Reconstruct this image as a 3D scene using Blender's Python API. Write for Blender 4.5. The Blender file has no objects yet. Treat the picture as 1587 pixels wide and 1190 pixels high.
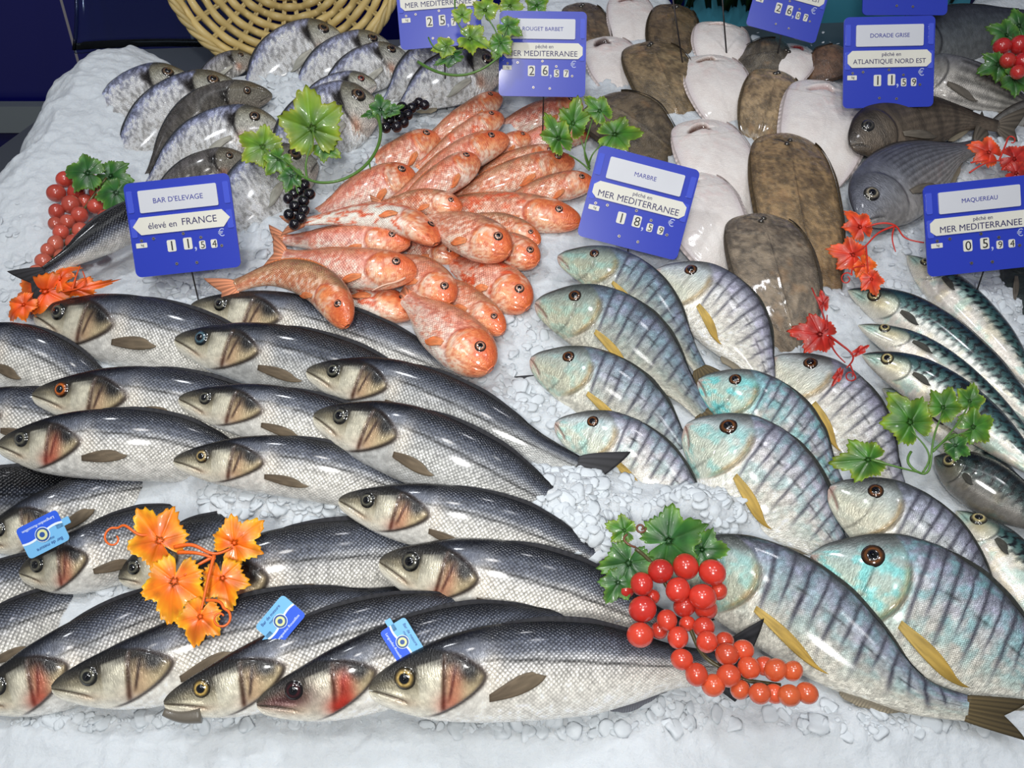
import bpy, math, random
import numpy as np
from mathutils import Vector, Matrix
from mathutils.bvhtree import BVHTree

# ------------------------------------------------------------------ camera
scene = bpy.context.scene
coll = scene.collection
W_PX, H_PX = 1587, 1190
F_PX = 1524.0
PITCH = math.radians(52.3)
CAM = np.array([0.0, 0.0, 1.0])
cam_data = bpy.data.cameras.new('camera')
cam = bpy.data.objects.new('camera', cam_data)
coll.objects.link(cam)
cam_data.sensor_width = 36.0
cam_data.lens = 36.0 * F_PX / W_PX
cam_data.clip_start = 0.02
cam.location = CAM
cam.rotation_euler = (math.pi / 2 - PITCH, 0, 0)
scene.camera = cam

# ------------------------------------------------------------------ light
scene.view_settings.view_transform = 'Standard'
scene.view_settings.look = 'None'
scene.view_settings.gamma = 1.0
scene.view_settings.use_curve_mapping = False
scene.view_settings.exposure = 0.0
world = bpy.data.worlds.new('shop_air')
scene.world = world
world.use_nodes = True
bgn = world.node_tree.nodes['Background']
bgn.inputs[0].default_value = (0.88, 0.92, 1.0, 1)
bgn.inputs[1].default_value = 0.20


def lamp(name, loc, target, size, power, col=(1, 1, 1), size_y=None, spread=None):
    d = bpy.data.lights.new(name, 'AREA')
    d.energy = power
    d.color = col
    d.shape = 'RECTANGLE' if size_y else 'DISK'
    d.size = size
    if size_y:
        d.size_y = size_y
    if spread:
        d.spread = spread
    o = bpy.data.objects.new(name, d)
    coll.objects.link(o)
    o.location = loc
    v = Vector(target) - Vector(loc)
    o.rotation_euler = v.to_track_quat('-Z', 'Y').to_euler()
    return o


lamp('counter_spot_or_fill', (-0.75, 0.15, 1.75), (-0.25, 0.70, 0), 0.16, 2.0, (1.0, 0.98, 0.93))
lamp('counter_spot_or_fill', (-0.10, 0.20, 1.85), (0.0, 0.75, 0), 0.16, 5.0, (1.0, 0.98, 0.95))
lamp('counter_spot_or_fill', (0.70, 0.35, 1.80), (0.45, 0.80, 0), 0.16, 2.2, (0.97, 0.97, 1.0))
lamp('counter_spot_or_fill', (-0.60, 1.00, 1.70), (-0.42, 1.20, 0), 0.14, 7.5, (0.93, 0.96, 1.0))
lamp('counter_spot_or_fill', (0.45, 1.05, 1.70), (0.35, 1.05, 0), 0.14, 3.2, (0.95, 0.95, 1.0))
lamp('counter_spot_or_fill', (-0.12, -0.40, 1.55), (-0.02, 0.62, 0), 0.20, 3.4, (1.0, 0.99, 0.96), None, math.radians(75))  # flash-like front fill, added behind the camera to brighten the bellies
lamp('ceiling_tube', (-0.1, 0.5, 2.3), (0, 0.75, 0), 2.2, 7, (0.93, 0.97, 1.0), 0.25)

# ------------------------------------------------------------------ pixel <-> place
R_AX = np.array([1.0, 0, 0])
U_AX = np.array([0.0, math.sin(PITCH), math.cos(PITCH)])
V_AX = np.array([0.0, math.cos(PITCH), -math.sin(PITCH)])


def ray(px, py):
    return V_AX + R_AX * ((px - W_PX / 2) / F_PX) - U_AX * ((py - H_PX / 2) / F_PX)


def at(px, py, z=0.0):
    """the point at height z above the ice level that the photograph shows at this pixel"""
    d = ray(px, py)
    return CAM + d * ((z - CAM[2]) / d[2])


def to_px(p):
    q = np.asarray(p) - CAM
    zz = q @ V_AX
    return np.stack([W_PX / 2 + F_PX * (q @ R_AX) / zz, H_PX / 2 - F_PX * (q @ U_AX) / zz], -1)


def depth_at(p):
    return float((np.asarray(p) - CAM) @ V_AX)


# ------------------------------------------------------------------ numbers
def lin(c):
    c = np.asarray(c, dtype=float) / 255.0
    return np.where(c <= 0.04045, c / 12.92, ((c + 0.055) / 1.055) ** 2.4)


def sstep(a, b, x):
    t = np.clip((x - a) / (b - a), 0, 1)
    return t * t * (3 - 2 * t)


def noise(x, y, seed=0):
    """value noise 0..1"""
    rng = np.random.RandomState(seed % 100000)
    tab = rng.rand(64, 64)
    xi = np.floor(x).astype(int)
    yi = np.floor(y).astype(int)
    fx, fy = x - xi, y - yi
    fx = fx * fx * (3 - 2 * fx)
    fy = fy * fy * (3 - 2 * fy)
    a = tab[xi % 64, yi % 64]
    b = tab[(xi + 1) % 64, yi % 64]
    c = tab[xi % 64, (yi + 1) % 64]
    d = tab[(xi + 1) % 64, (yi + 1) % 64]
    return a * (1 - fx) * (1 - fy) + b * fx * (1 - fy) + c * (1 - fx) * fy + d * fx * fy


def fbm(x, y, seed=0, octs=3):
    s, amp, tot = 0, 1.0, 0.0
    for k in range(octs):
        s = s + amp * noise(x * 2 ** k + 7.3 * k, y * 2 ** k + 3.1 * k, seed + k)
        tot += amp
        amp *= 0.5
    return s / tot


def pchip(xs, ys, x):
    """monotone cubic through a table"""
    xs, ys = np.asarray(xs, float), np.asarray(ys, float)
    h = np.diff(xs)
    d = np.diff(ys) / h
    m = np.zeros_like(ys)
    m[0], m[-1] = d[0], d[-1]
    for i in range(1, len(xs) - 1):
        if d[i - 1] * d[i] > 0:
            w1, w2 = 2 * h[i] + h[i - 1], h[i] + 2 * h[i - 1]
            m[i] = (w1 + w2) / (w1 / d[i - 1] + w2 / d[i])
    x = np.clip(x, xs[0], xs[-1])
    i = np.clip(np.searchsorted(xs, x, side='right') - 1, 0, len(h) - 1)
    t = (x - xs[i]) / h[i]
    return ((1 + 2 * t) * (1 - t) ** 2 * ys[i] + t * (1 - t) ** 2 * h[i] * m[i]
            + t * t * (3 - 2 * t) * ys[i + 1] + t * t * (t - 1) * h[i] * m[i + 1])


def cubic(ts, ps, t):
    """natural cubic spline through points"""
    ts, ps = np.asarray(ts, float), np.asarray(ps, float)
    n = len(ts)
    if n == 2:
        a = ((t - ts[0]) / (ts[1] - ts[0]))[:, None]
        return ps[0] * (1 - a) + ps[1] * a
    h = np.diff(ts)
    A = np.zeros((n, n))
    B = np.zeros((n, ps.shape[1]))
    A[0, 0] = A[-1, -1] = 1
    for i in range(1, n - 1):
        A[i, i - 1], A[i, i], A[i, i + 1] = h[i - 1], 2 * (h[i - 1] + h[i]), h[i]
        B[i] = 6 * ((ps[i + 1] - ps[i]) / h[i] - (ps[i] - ps[i - 1]) / h[i - 1])
    M = np.linalg.solve(A, B)
    i = np.clip(np.searchsorted(ts, t, side='right') - 1, 0, n - 2)
    dt = (t - ts[i])[:, None]
    hh = h[i][:, None]
    return (M[i] * ((hh - dt) ** 3) / (6 * hh) + M[i + 1] * dt ** 3 / (6 * hh)
            + (ps[i] / hh - M[i] * hh / 6) * (hh - dt) + (ps[i + 1] / hh - M[i + 1] * hh / 6) * dt)


def nrm(v):
    return v / np.maximum(np.linalg.norm(v, axis=-1, keepdims=True), 1e-9)


# ------------------------------------------------------------------ meshes
def mesh_obj(name, verts, faces, mat, parent=None, col=None, uv=None, smooth=True, origin=None):
    """verts are world coordinates; the object sits at its parent's place (or at origin)"""
    verts = np.asarray(verts, dtype=np.float32)
    base = np.zeros(3)
    if parent is not None:
        p = parent
        while p is not None:
            base = base + np.array(p.location)
            p = p.parent
    loc = np.zeros(3)
    if parent is None and origin is not None:
        loc = np.asarray(origin, float)
        base = loc
    me = bpy.data.meshes.new(name)
    v = verts - base.astype(np.float32)
    if isinstance(faces, np.ndarray):
        nf, k = faces.shape
        me.vertices.add(len(v))
        me.vertices.foreach_set('co', v.ravel())
        me.loops.add(nf * k)
        me.loops.foreach_set('vertex_index', faces.astype(np.int32).ravel())
        me.polygons.add(nf)
        me.polygons.foreach_set('loop_start', np.arange(0, nf * k, k, dtype=np.int32))
        me.polygons.foreach_set('loop_total', np.full(nf, k, dtype=np.int32))
        me.update(calc_edges=True)
    else:
        me.from_pydata(v.tolist(), [], faces)
        me.update()
    if smooth:
        me.polygons.foreach_set('use_smooth', np.ones(len(me.polygons), dtype=bool))
    if col is not None:
        a = me.color_attributes.new('Col', 'FLOAT_COLOR', 'POINT')
        c = np.asarray(col, dtype=np.float32)
        if c.shape[1] == 3:
            c = np.concatenate([c, np.ones((len(c), 1), np.float32)], 1)
        a.data.foreach_set('color', np.ascontiguousarray(c, dtype=np.float32).ravel())
    if uv is not None:
        u = me.uv_layers.new(name='UVMap')
        li = np.empty(len(me.loops), dtype=np.int32)
        me.loops.foreach_get('vertex_index', li)
        u.data.foreach_set('uv', np.asarray(uv, dtype=np.float32)[li].ravel())
    if mat is not None:
        me.materials.append(mat)
    o = bpy.data.objects.new(name, me)
    o.location = loc
    coll.objects.link(o)
    if parent is not None:
        o.parent = parent
    return o


def thing(name, loc, label, category, group=None):
    o = bpy.data.objects.new(name, None)
    o.empty_display_size = 0.02
    o.location = [float(c) for c in loc]
    coll.objects.link(o)
    o['label'] = label
    o['category'] = category
    if group:
        o['group'] = group
    return o


def tag(o, label=None, category=None, group=None, kind=None):
    for k, v in (('label', label), ('category', category), ('group', group), ('kind', kind)):
        if v:
            o[k] = v
    return o


def grid_faces(nr, nc, wrap=False, off=0):
    """quads of an nr x nc vertex grid"""
    r = np.arange(nr - 1)
    c = np.arange(nc if wrap else nc - 1)
    R, C = np.meshgrid(r, c, indexing='ij')
    C2 = (C + 1) % nc
    return np.stack([R * nc + C, R * nc + C2, (R + 1) * nc + C2, (R + 1) * nc + C], -1).reshape(-1, 4) + off


def sheet(P, thick, nrmls):
    """closed thin slab from a grid of points: returns verts, faces"""
    nr, nc = P.shape[:2]
    th = np.broadcast_to(np.asarray(thick, float), (nr, nc))[..., None]
    top = (P + nrmls * th / 2).reshape(-1, 3)
    bot = (P - nrmls * th / 2).reshape(-1, 3)
    n = nr * nc
    f1 = grid_faces(nr, nc)
    f2 = f1[:, ::-1] + n
    rim = ([i * nc for i in range(nr)] + [(nr - 1) * nc + j for j in range(1, nc)]
           + [i * nc + nc - 1 for i in range(nr - 2, -1, -1)] + [j for j in range(nc - 2, 0, -1)])
    rim = np.array(rim)
    nx = np.roll(rim, -1)
    f3 = np.stack([rim, rim + n, nx + n, nx], -1)
    f3 = f3[:, ::-1]
    return np.concatenate([top, bot]), np.concatenate([f1, f2, f3])


def tube(pts, rad, sides=8, n=None):
    """closed round tube along points"""
    pts = np.asarray(pts, float)
    if n:
        t = np.concatenate([[0], np.cumsum(np.linalg.norm(np.diff(pts, axis=0), axis=1))])
        pts = cubic(t, pts, np.linspace(0, t[-1], n))
    m = len(pts)
    rad = np.broadcast_to(np.asarray(rad, float), (m,))
    T = nrm(np.gradient(pts, axis=0))
    ref = np.array([0.12, 0.2, 0.97])
    A = nrm(np.cross(T, ref))
    B = np.cross(T, A)
    ph = np.linspace(0, 2 * math.pi, sides, endpoint=False)
    ring = (A[:, None] * np.cos(ph)[None, :, None] + B[:, None] * np.sin(ph)[None, :, None]) * rad[:, None, None]
    V = (pts[:, None] + ring).reshape(-1, 3)
    V = np.concatenate([V, pts[:1], pts[-1:]])
    F = [tuple(f) for f in grid_faces(m, sides, True).tolist()]
    a, b = m * sides, m * sides + 1
    for j in range(sides):
        F.append((a, (j + 1) % sides, j))
        F.append((b, (m - 1) * sides + j, (m - 1) * sides + (j + 1) % sides))
    return V, F


def join(parts):
    V, F, o = [], [], 0
    for v, f in parts:
        V.append(np.asarray(v))
        F += [tuple(int(i) + o for i in q) for q in (f.tolist() if isinstance(f, np.ndarray) else f)]
        o += len(v)
    return np.concatenate(V), F


# ------------------------------------------------------------------ materials
def new_mat(name):
    m = bpy.data.materials.new(name)
    m.use_nodes = True
    nt = m.node_tree
    return m, nt, nt.nodes['Principled BSDF']


def node(nt, kind, **kw):
    n = nt.nodes.new(kind)
    for k, v in kw.items():
        if k.startswith('i_'):
            key = k[2:]
            n.inputs[int(key) if key.isdigit() else key.replace('_', ' ')].default_value = v
        else:
            setattr(n, k, v)
    return n


def plain(name, rgb, rough=0.5, metal=0.0, coat=0.0, bump=0.0, bscale=200, sss=0.0, noise_amt=0.0, spec=0.5):
    m, nt, b = new_mat(name)
    c = tuple(lin(rgb)) + (1,)
    b.inputs['Base Color'].default_value = c
    b.inputs['Roughness'].default_value = rough
    b.inputs['Metallic'].default_value = metal
    b.inputs['Coat Weight'].default_value = coat
    b.inputs['Coat Roughness'].default_value = 0.08
    b.inputs['Specular IOR Level'].default_value = spec
    if sss:
        b.inputs['Subsurface Weight'].default_value = sss
        b.inputs['Subsurface Radius'].default_value = (0.02, 0.01, 0.006)
        b.inputs['Subsurface Scale'].default_value = 0.3
    tc = node(nt, 'ShaderNodeTexCoord')
    nz = node(nt, 'ShaderNodeTexNoise', i_Scale=bscale, i_Detail=3.0)
    nt.links.new(tc.outputs['Object'], nz.inputs['Vector'])
    if noise_amt:
        mx = node(nt, 'ShaderNodeMix', data_type='RGBA', blend_type='MULTIPLY')
        mx.inputs[6].default_value = c
        rp = node(nt, 'ShaderNodeMapRange', i_3=1 - noise_amt, i_4=1 + noise_amt * 0.5)
        nt.links.new(nz.outputs['Fac'], rp.inputs[0])
        mx.inputs[0].default_value = 1.0
        nt.links.new(rp.outputs[0], mx.inputs[7])
        nt.links.new(mx.outputs[2], b.inputs['Base Color'])
    if bump:
        bp = node(nt, 'ShaderNodeBump', i_Strength=bump, i_Distance=0.001)
        nt.links.new(nz.outputs['Fac'], bp.inputs['Height'])
        nt.links.new(bp.outputs[0], b.inputs['Normal'])
    return m


def attr_mat(name, rough=0.4, metal=0.0, coat=0.0, bump=0.0, bscale=300, sss=0.0, spec=0.5, trans=0.0):
    """colour from the mesh's own pigment attribute"""
    m, nt, b = new_mat(name)
    at_ = node(nt, 'ShaderNodeAttribute', attribute_name='Col')
    nt.links.new(at_.outputs['Color'], b.inputs['Base Color'])
    b.inputs['Roughness'].default_value = rough
    b.inputs['Metallic'].default_value = metal
    b.inputs['Coat Weight'].default_value = coat
    b.inputs['Coat Roughness'].default_value = 0.06
    b.inputs['Specular IOR Level'].default_value = spec
    if sss:
        b.inputs['Subsurface Weight'].default_value = sss
        b.inputs['Subsurface Radius'].default_value = (0.008, 0.005, 0.003)
        b.inputs['Subsurface Scale'].default_value = 0.3
    if bump:
        tc = node(nt, 'ShaderNodeTexCoord')
        nz = node(nt, 'ShaderNodeTexNoise', i_Scale=bscale, i_Detail=3.0)
        nt.links.new(tc.outputs['Object'], nz.inputs['Vector'])
        bp = node(nt, 'ShaderNodeBump', i_Strength=bump, i_Distance=0.001)
        nt.links.new(nz.outputs['Fac'], bp.inputs['Height'])
        nt.links.new(bp.outputs[0], b.inputs['Normal'])
    return m


def skin_mat(name, cell, contrast, metal, rough, bump, coat=0.25, streak=0.0, rand=0.25, wet=0.15):
    """fish skin: colour attribute (pigment, gilthead highlight streaks), a lattice of scales in the skin's own coordinates (cm), wet film"""
    m, nt, b = new_mat(name)
    L = nt.links.new
    at_ = node(nt, 'ShaderNodeAttribute', attribute_name='Col')
    uv = node(nt, 'ShaderNodeUVMap', uv_map='UVMap')
    mp = node(nt, 'ShaderNodeMapping')
    mp.inputs['Rotation'].default_value = (0, 0, math.radians(45))
    mp.inputs['Scale'].default_value = (1 / cell, 1 / cell, 1)
    L(uv.outputs[0], mp.inputs['Vector'])
    vo = node(nt, 'ShaderNodeTexVoronoi', voronoi_dimensions='2D', i_Scale=1.0, i_Randomness=rand)
    L(mp.outputs[0], vo.inputs['Vector'])
    rp = node(nt, 'ShaderNodeMapRange', i_1=0.12, i_2=0.62, i_3=1 + contrast, i_4=1 - contrast)
    L(vo.outputs['Distance'], rp.inputs[0])
    mul = node(nt, 'ShaderNodeMix', data_type='FLOAT')
    mul.inputs[2].default_value = 1.0
    L(at_.outputs['Alpha'], mul.inputs[0])
    L(rp.outputs[0], mul.inputs[3])
    mx = node(nt, 'ShaderNodeVectorMath', operation='SCALE')
    L(at_.outputs['Color'], mx.inputs[0])
    L(mul.outputs[0], mx.inputs['Scale'])
    L(mx.outputs[0], b.inputs['Base Color'])
    b.inputs['Metallic'].default_value = metal
    b.inputs['Coat Weight'].default_value = coat
    b.inputs['Coat Roughness'].default_value = 0.1
    # fine ripples across the flank
    mp2 = node(nt, 'ShaderNodeMapping')
    mp2.inputs['Scale'].default_value = (6.0, 1.6, 1)
    L(uv.outputs[0], mp2.inputs['Vector'])
    nz = node(nt, 'ShaderNodeTexNoise', noise_dimensions='2D', i_Scale=1.0, i_Detail=3.0)
    L(mp2.outputs[0], nz.inputs['Vector'])
    rr = node(nt, 'ShaderNodeMapRange', i_1=0.3, i_2=0.7, i_3=rough - 0.1, i_4=rough + 0.12)
    L(nz.outputs['Fac'], rr.inputs[0])
    L(rr.outputs[0], b.inputs['Roughness'])
    hs = node(nt, 'ShaderNodeMath', operation='MULTIPLY')
    L(vo.outputs['Distance'], hs.inputs[0])
    L(at_.outputs['Alpha'], hs.inputs[1])
    h2 = node(nt, 'ShaderNodeMath', operation='MULTIPLY_ADD')
    L(nz.outputs['Fac'], h2.inputs[0])
    h2.inputs[1].default_value = streak
    L(hs.outputs[0], h2.inputs[2])
    bp = node(nt, 'ShaderNodeBump', i_Strength=bump, i_Distance=0.002, invert=True)
    L(h2.outputs[0], bp.inputs['Height'])
    L(bp.outputs[0], b.inputs['Normal'])
    return m


MAT = {}
MAT['bass'] = skin_mat('sea_bass_skin', 0.34, 0.55, 0.22, 0.32, 0.7, streak=0.5)
MAT['marbre'] = skin_mat('striped_bream_skin', 0.19, 0.26, 0.22, 0.34, 0.55, streak=1.2)
MAT['dorade'] = skin_mat('gilthead_skin', 0.18, 0.34, 0.35, 0.30, 0.7, streak=2.2)
MAT['grey'] = skin_mat('grey_bream_skin', 0.24, 0.2, 0.3, 0.36, 0.4, streak=0.8)
MAT['mullet'] = skin_mat('red_mullet_skin', 0.30, 0.22, 0.06, 0.28, 0.6, coat=0.5, streak=0.8)
MAT['mackerel'] = skin_mat('mackerel_skin', 0.12, 0.05, 0.25, 0.24, 0.2, coat=0.6, streak=0.5)
MAT['sole'] = skin_mat('sole_skin', 0.16, 0.08, 0.0, 0.24, 0.5, coat=0.7, streak=0.9)
MAT['fin'] = attr_mat('fin_membrane', 0.6, 0.0, 0.0, 0.2, 600, spec=0.25)
MAT['eye'] = attr_mat('fish_eye', 0.12, 0.1, 1.0)
MAT['pupil'] = plain('fish_pupil', (6, 8, 14), 0.06, coat=1.0)
MAT['lip'] = attr_mat('fish_lip', 0.35, 0.0, 0.4, 0.2, 500)
# ------------------------------------------------------------------ setting
def box(name, c, s, mat, parent=None, rot=None):
    x, y, z = [k / 2 for k in s]
    V = np.array([(-x, -y, -z), (x, -y, -z), (x, y, -z), (-x, y, -z), (-x, -y, z), (x, -y, z), (x, y, z), (-x, y, z)], float)
    F = [(0, 3, 2, 1), (4, 5, 6, 7), (0, 1, 5, 4), (1, 2, 6, 5), (2, 3, 7, 6), (3, 0, 4, 7)]
    if rot is not None:
        V = V @ np.array(rot).T
    return mesh_obj(name, V + np.array(c), F, mat, parent, smooth=False, origin=c)


m, nt, b = new_mat('navy_tiles')
tc = node(nt, 'ShaderNodeTexCoord')
br = node(nt, 'ShaderNodeTexBrick', offset=0.0, i_Scale=1.0, i_Mortar_Size=.003)
br.inputs['Color1'].default_value = tuple(lin((14, 16, 92))) + (1,)
br.inputs['Color2'].default_value = tuple(lin((12, 14, 84))) + (1,)
br.inputs['Mortar'].default_value = tuple(lin((140, 134, 134))) + (1,)
br.inputs['Brick Width'].default_value = .262
br.inputs['Row Height'].default_value = .80
mp = node(nt, 'ShaderNodeMapping')
mp.inputs['Location'].default_value = (.955, .62, 0)
mp.inputs['Rotation'].default_value = (-math.pi / 2, 0, 0)
nt.links.new(tc.outputs['Object'], mp.inputs['Vector'])
nt.links.new(mp.outputs[0], br.inputs['Vector'])
nt.links.new(br.outputs['Color'], b.inputs['Base Color'])
b.inputs['Roughness'].default_value = .25
MAT['tile'] = m
MAT['rail'] = plain('grey_rail', (128, 136, 140), .35, .4)
MAT['steel'] = plain('counter_steel', (120, 126, 132), .35, .8)
MAT['blue_panel'] = plain('teal_panel', (60, 128, 148), .3, .1, noise_amt=.3, bscale=6)

LEAN = Matrix.Rotation(math.radians(-14), 3, 'X')
w = box('wall_back', (0, 1.98, 0.0), (5.0, .05, 2.6), MAT['tile'], rot=LEAN)
tag(w, 'navy blue tiled wall behind the counter', 'wall', kind='structure')
p = at(10, 176, -.36)
w = box('trim_1', (-1.52, 1.83, -.385), (1.0, .03, .062), MAT['rail'], rot=LEAN)
tag(w, 'grey rail along the foot of the navy tiles', 'trim', kind='structure')

fl_ = box('floor', (0, .8, -.965), (6.0, 5.0, .03), plain('shop_floor', (120, 116, 110), .4, noise_amt=.1, bscale=20))
tag(fl_, 'shop floor', 'floor', kind='structure')

# counter: steel tray that carries the ice
ctr = thing('display_counter', (0, .9, -.30), 'steel fish counter that carries the bed of ice', 'counter')
def poly_slab(name, pts, z0, z1, mat, parent):
    n = len(pts)
    V = [(x, y, z1) for x, y in pts] + [(x, y, z0) for x, y in pts]
    F = [tuple(range(n)), tuple(range(2 * n - 1, n - 1, -1))] + [(i, i + n, (i + 1) % n + n, (i + 1) % n) for i in range(n)]
    return mesh_obj(name, V, F, mat, parent, smooth=False)
poly_slab('tray', [(-1.1, .19), (1.1, .19), (1.1, 1.72), (-.70, 1.60), (-.98, 1.10)], -.10, -.06, MAT['steel'], ctr)
poly_slab('front_panel', [(-1.1, .19), (1.1, .19), (1.1, .22), (-1.1, .22)], -.95, -.10, MAT['steel'], ctr)
poly_slab('cabinet', [(-.9, .25), (1.1, .25), (1.1, 1.6), (-.6, 1.5), (-.85, 1.05)], -.95, -.10, MAT['steel'], ctr)

# clear splash guard standing behind the ice, upper left
m, nt, b = new_mat('clear_plastic')
tr = node(nt, 'ShaderNodeBsdfTransparent')
tr.inputs[0].default_value = (.70, .80, .90, 1)
gl = node(nt, 'ShaderNodeBsdfGlossy', i_Roughness=.08)
fr = node(nt, 'ShaderNodeFresnel', i_IOR=1.3)
mxs = node(nt, 'ShaderNodeMixShader')
nt.links.new(fr.outputs[0], mxs.inputs[0])
nt.links.new(tr.outputs[0], mxs.inputs[1])
nt.links.new(gl.outputs[0], mxs.inputs[2])
nt.links.new(mxs.outputs[0], nt.nodes['Material Output'].inputs['Surface'])
MAT['plastic'] = m
a = np.linspace(0, 1, 22)
g = thing('splash_guard', (-.72, 1.70, -.05), 'clear curved plastic guard standing behind the ice at the upper left', 'guard')
rows = []
for k in np.linspace(0, 1, 12):
    ang = k * 1.25
    yy = 1.66 + .22 * math.sin(ang)
    zz = -.10 + .26 * (1 - math.cos(ang)) + .10 * k
    rows.append([(-.84 + .34 * t, yy + .012 * math.sin(t * 3), zz) for t in a])
Pg = np.array(rows)
n1 = np.gradient(Pg, axis=0)
n2 = np.gradient(Pg, axis=1)
Vg, Fg = sheet(Pg, .004, nrm(np.cross(n2, n1)))
mesh_obj('panel', Vg, Fg, MAT['plastic'], g)
e = Pg[:, 0]
mesh_obj('edge_strip', *tube(e, .0035, 6), MAT['plastic'], g)
mesh_obj('foot', *tube(Pg[0] + np.array([0, 0, -.004]), .004, 6), MAT['plastic'], g)

# teal panel at the back right, and a cable across it
bp_ = thing('back_panel', (.62, 1.78, -.05), 'teal blue panel at the back right, behind the ice edge', 'panel')
R = Matrix.Rotation(math.radians(-20), 3, 'X')
V = np.array([(-.26, 0, -.30), (.30, 0, -.30), (.30, 0, .34), (-.26, 0, .34)])
V = np.concatenate([V, V + [0, .012, 0]]) @ np.array(R).T + np.array([.60, 1.80, 0])
F = [(0, 1, 2, 3), (7, 6, 5, 4), (0, 4, 5, 1), (1, 5, 6, 2), (2, 6, 7, 3), (3, 7, 4, 0)]
mesh_obj('sheet', V, F, MAT['blue_panel'], bp_, smooth=False)
pts = [at(1290, -6, -.05) + np.array([0, -.0, .0]), at(1310, 8, -.05), at(1345, 24, -.05), at(1380, 40, -.05)]
MAT['cable'] = plain('black_rubber', (18, 22, 24), .5)

# ------------------------------------------------------------------ wicker tray
MAT['cane'] = attr_mat('peeled_cane', .5, 0, .1, .3, 250)
BC = at(443, -76, .085)
bk = thing('wicker_tray', BC, 'round woven wicker tray standing behind the giltheads', 'basket')
BR = .205
bn = nrm(np.array([0.04, -.80, .60]))
bx = nrm(np.cross([0, 0, 1.0], bn))
by = np.cross(bn, bx)
def bpt(r, a, lift):
    return BC + bx * (r * math.cos(a)) + by * (r * math.sin(a)) + bn * lift
NST = 30
parts = []
rngb = np.random.RandomState(8)
cols = []
def cane(pts, rad, sides, tone):
    v, f = tube(pts, rad, sides)
    parts.append((v, f))
    c = np.array([196, 172, 112]) * tone
    cols.append(np.tile(lin(np.clip(c, 0, 250)), (len(v), 1)))
for i in range(NST):
    a0 = 2 * math.pi * i / NST
    for da in (-.022, .022):
        pts = [bpt(r, a0 + da * (1 - .55 * (r / BR)), .055 * (r / BR) ** 3) for r in np.linspace(.02, BR, 16)]
        cane(pts, .0028, 6, .78 + .16 * rngb.rand())
NR = 11
for k in range(NR):
    r = .026 + (BR - .03) * k / (NR - 1)
    ph = (k % 2) * math.pi
    n = NST * 8
    aa = np.linspace(0, 2 * math.pi, n + 1)
    pts = [bpt(r + .0012 * math.sin(a * 3 + k), a, .055 * (r / BR) ** 3 + .0068 * math.sin(a * NST / 2 + ph)) for a in aa]
    cane(pts, .0074, 6, .95 + .16 * rngb.rand())
Vb, Fb = join(parts)
mesh_obj('woven_body', Vb, Fb, MAT['cane'], bk, np.concatenate(cols))
parts, cols = [], []
for k in range(3):
    aa = np.linspace(0, 2 * math.pi, 200)
    pts = [bpt(BR + .006 + .004 * math.cos(a * 17 + k * 2.1), a, .058 + .004 * math.sin(a * 17 + k * 2.1)) for a in aa]
    cane(pts, .0048, 6, .86 + .1 * k / 2)
Vb, Fb = join(parts)
mesh_obj('rim', Vb, Fb, MAT['cane'], bk, np.concatenate(cols))
# ------------------------------------------------------------------ ice
def ice_mat(name, flake=False):
    m, nt, b = new_mat(name)
    b.inputs['Base Color'].default_value = (0.66, 0.70, 0.735, 1) if not flake else (0.62, 0.665, 0.70, 1)
    b.inputs['Roughness'].default_value = .42 if not flake else .34
    b.inputs['IOR'].default_value = 1.31
    b.inputs['Subsurface Weight'].default_value = .5 if not flake else 0
    b.inputs['Subsurface Radius'].default_value = (.9, 1.0, 1.1)
    b.inputs['Subsurface Scale'].default_value = .008 if not flake else .014
    if flake:
        b.inputs['Transmission Weight'].default_value = .0
    tc = node(nt, 'ShaderNodeTexCoord')
    nz = node(nt, 'ShaderNodeTexNoise', i_Scale=190.0, i_Detail=5.0, i_Roughness=.65)
    nt.links.new(tc.outputs['Object'], nz.inputs['Vector'])
    vo = node(nt, 'ShaderNodeTexVoronoi', i_Scale=120.0)
    nt.links.new(tc.outputs['Object'], vo.inputs['Vector'])
    ad = node(nt, 'ShaderNodeMath', operation='MULTIPLY_ADD')
    nt.links.new(vo.outputs['Distance'], ad.inputs[0])
    ad.inputs[1].default_value = .3
    nt.links.new(nz.outputs['Fac'], ad.inputs[2])
    bp = node(nt, 'ShaderNodeBump', i_Strength=.6, i_Distance=.0035 if not flake else .001)
    nt.links.new(ad.outputs[0], bp.inputs['Height'])
    nt.links.new(bp.outputs[0], b.inputs['Normal'])
    return m


MAT['ice'] = ice_mat('packed_ice')
MAT['flake'] = ice_mat('ice_flakes', True)
EDGE_PX = [(-260, 520), (-110, 320), (0, 214), (28, 166), (58, 116), (92, 72), (128, 50), (165, 42), (212, 42), (248, 55),
           (272, 70), (305, 74), (348, 84), (420, 60), (600, 38), (680, -10), (860, -60), (1040, -50), (1085, 6), (1130, 18),
           (1190, 40), (1240, 62), (1290, 50), (1330, 55), (1420, 0), (1560, -60), (1800, -90), (2000, 500), (1900, 1500), (-400, 1500)]
EDGE = np.array([at(x, y, .03)[:2] for x, y in EDGE_PX])
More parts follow.
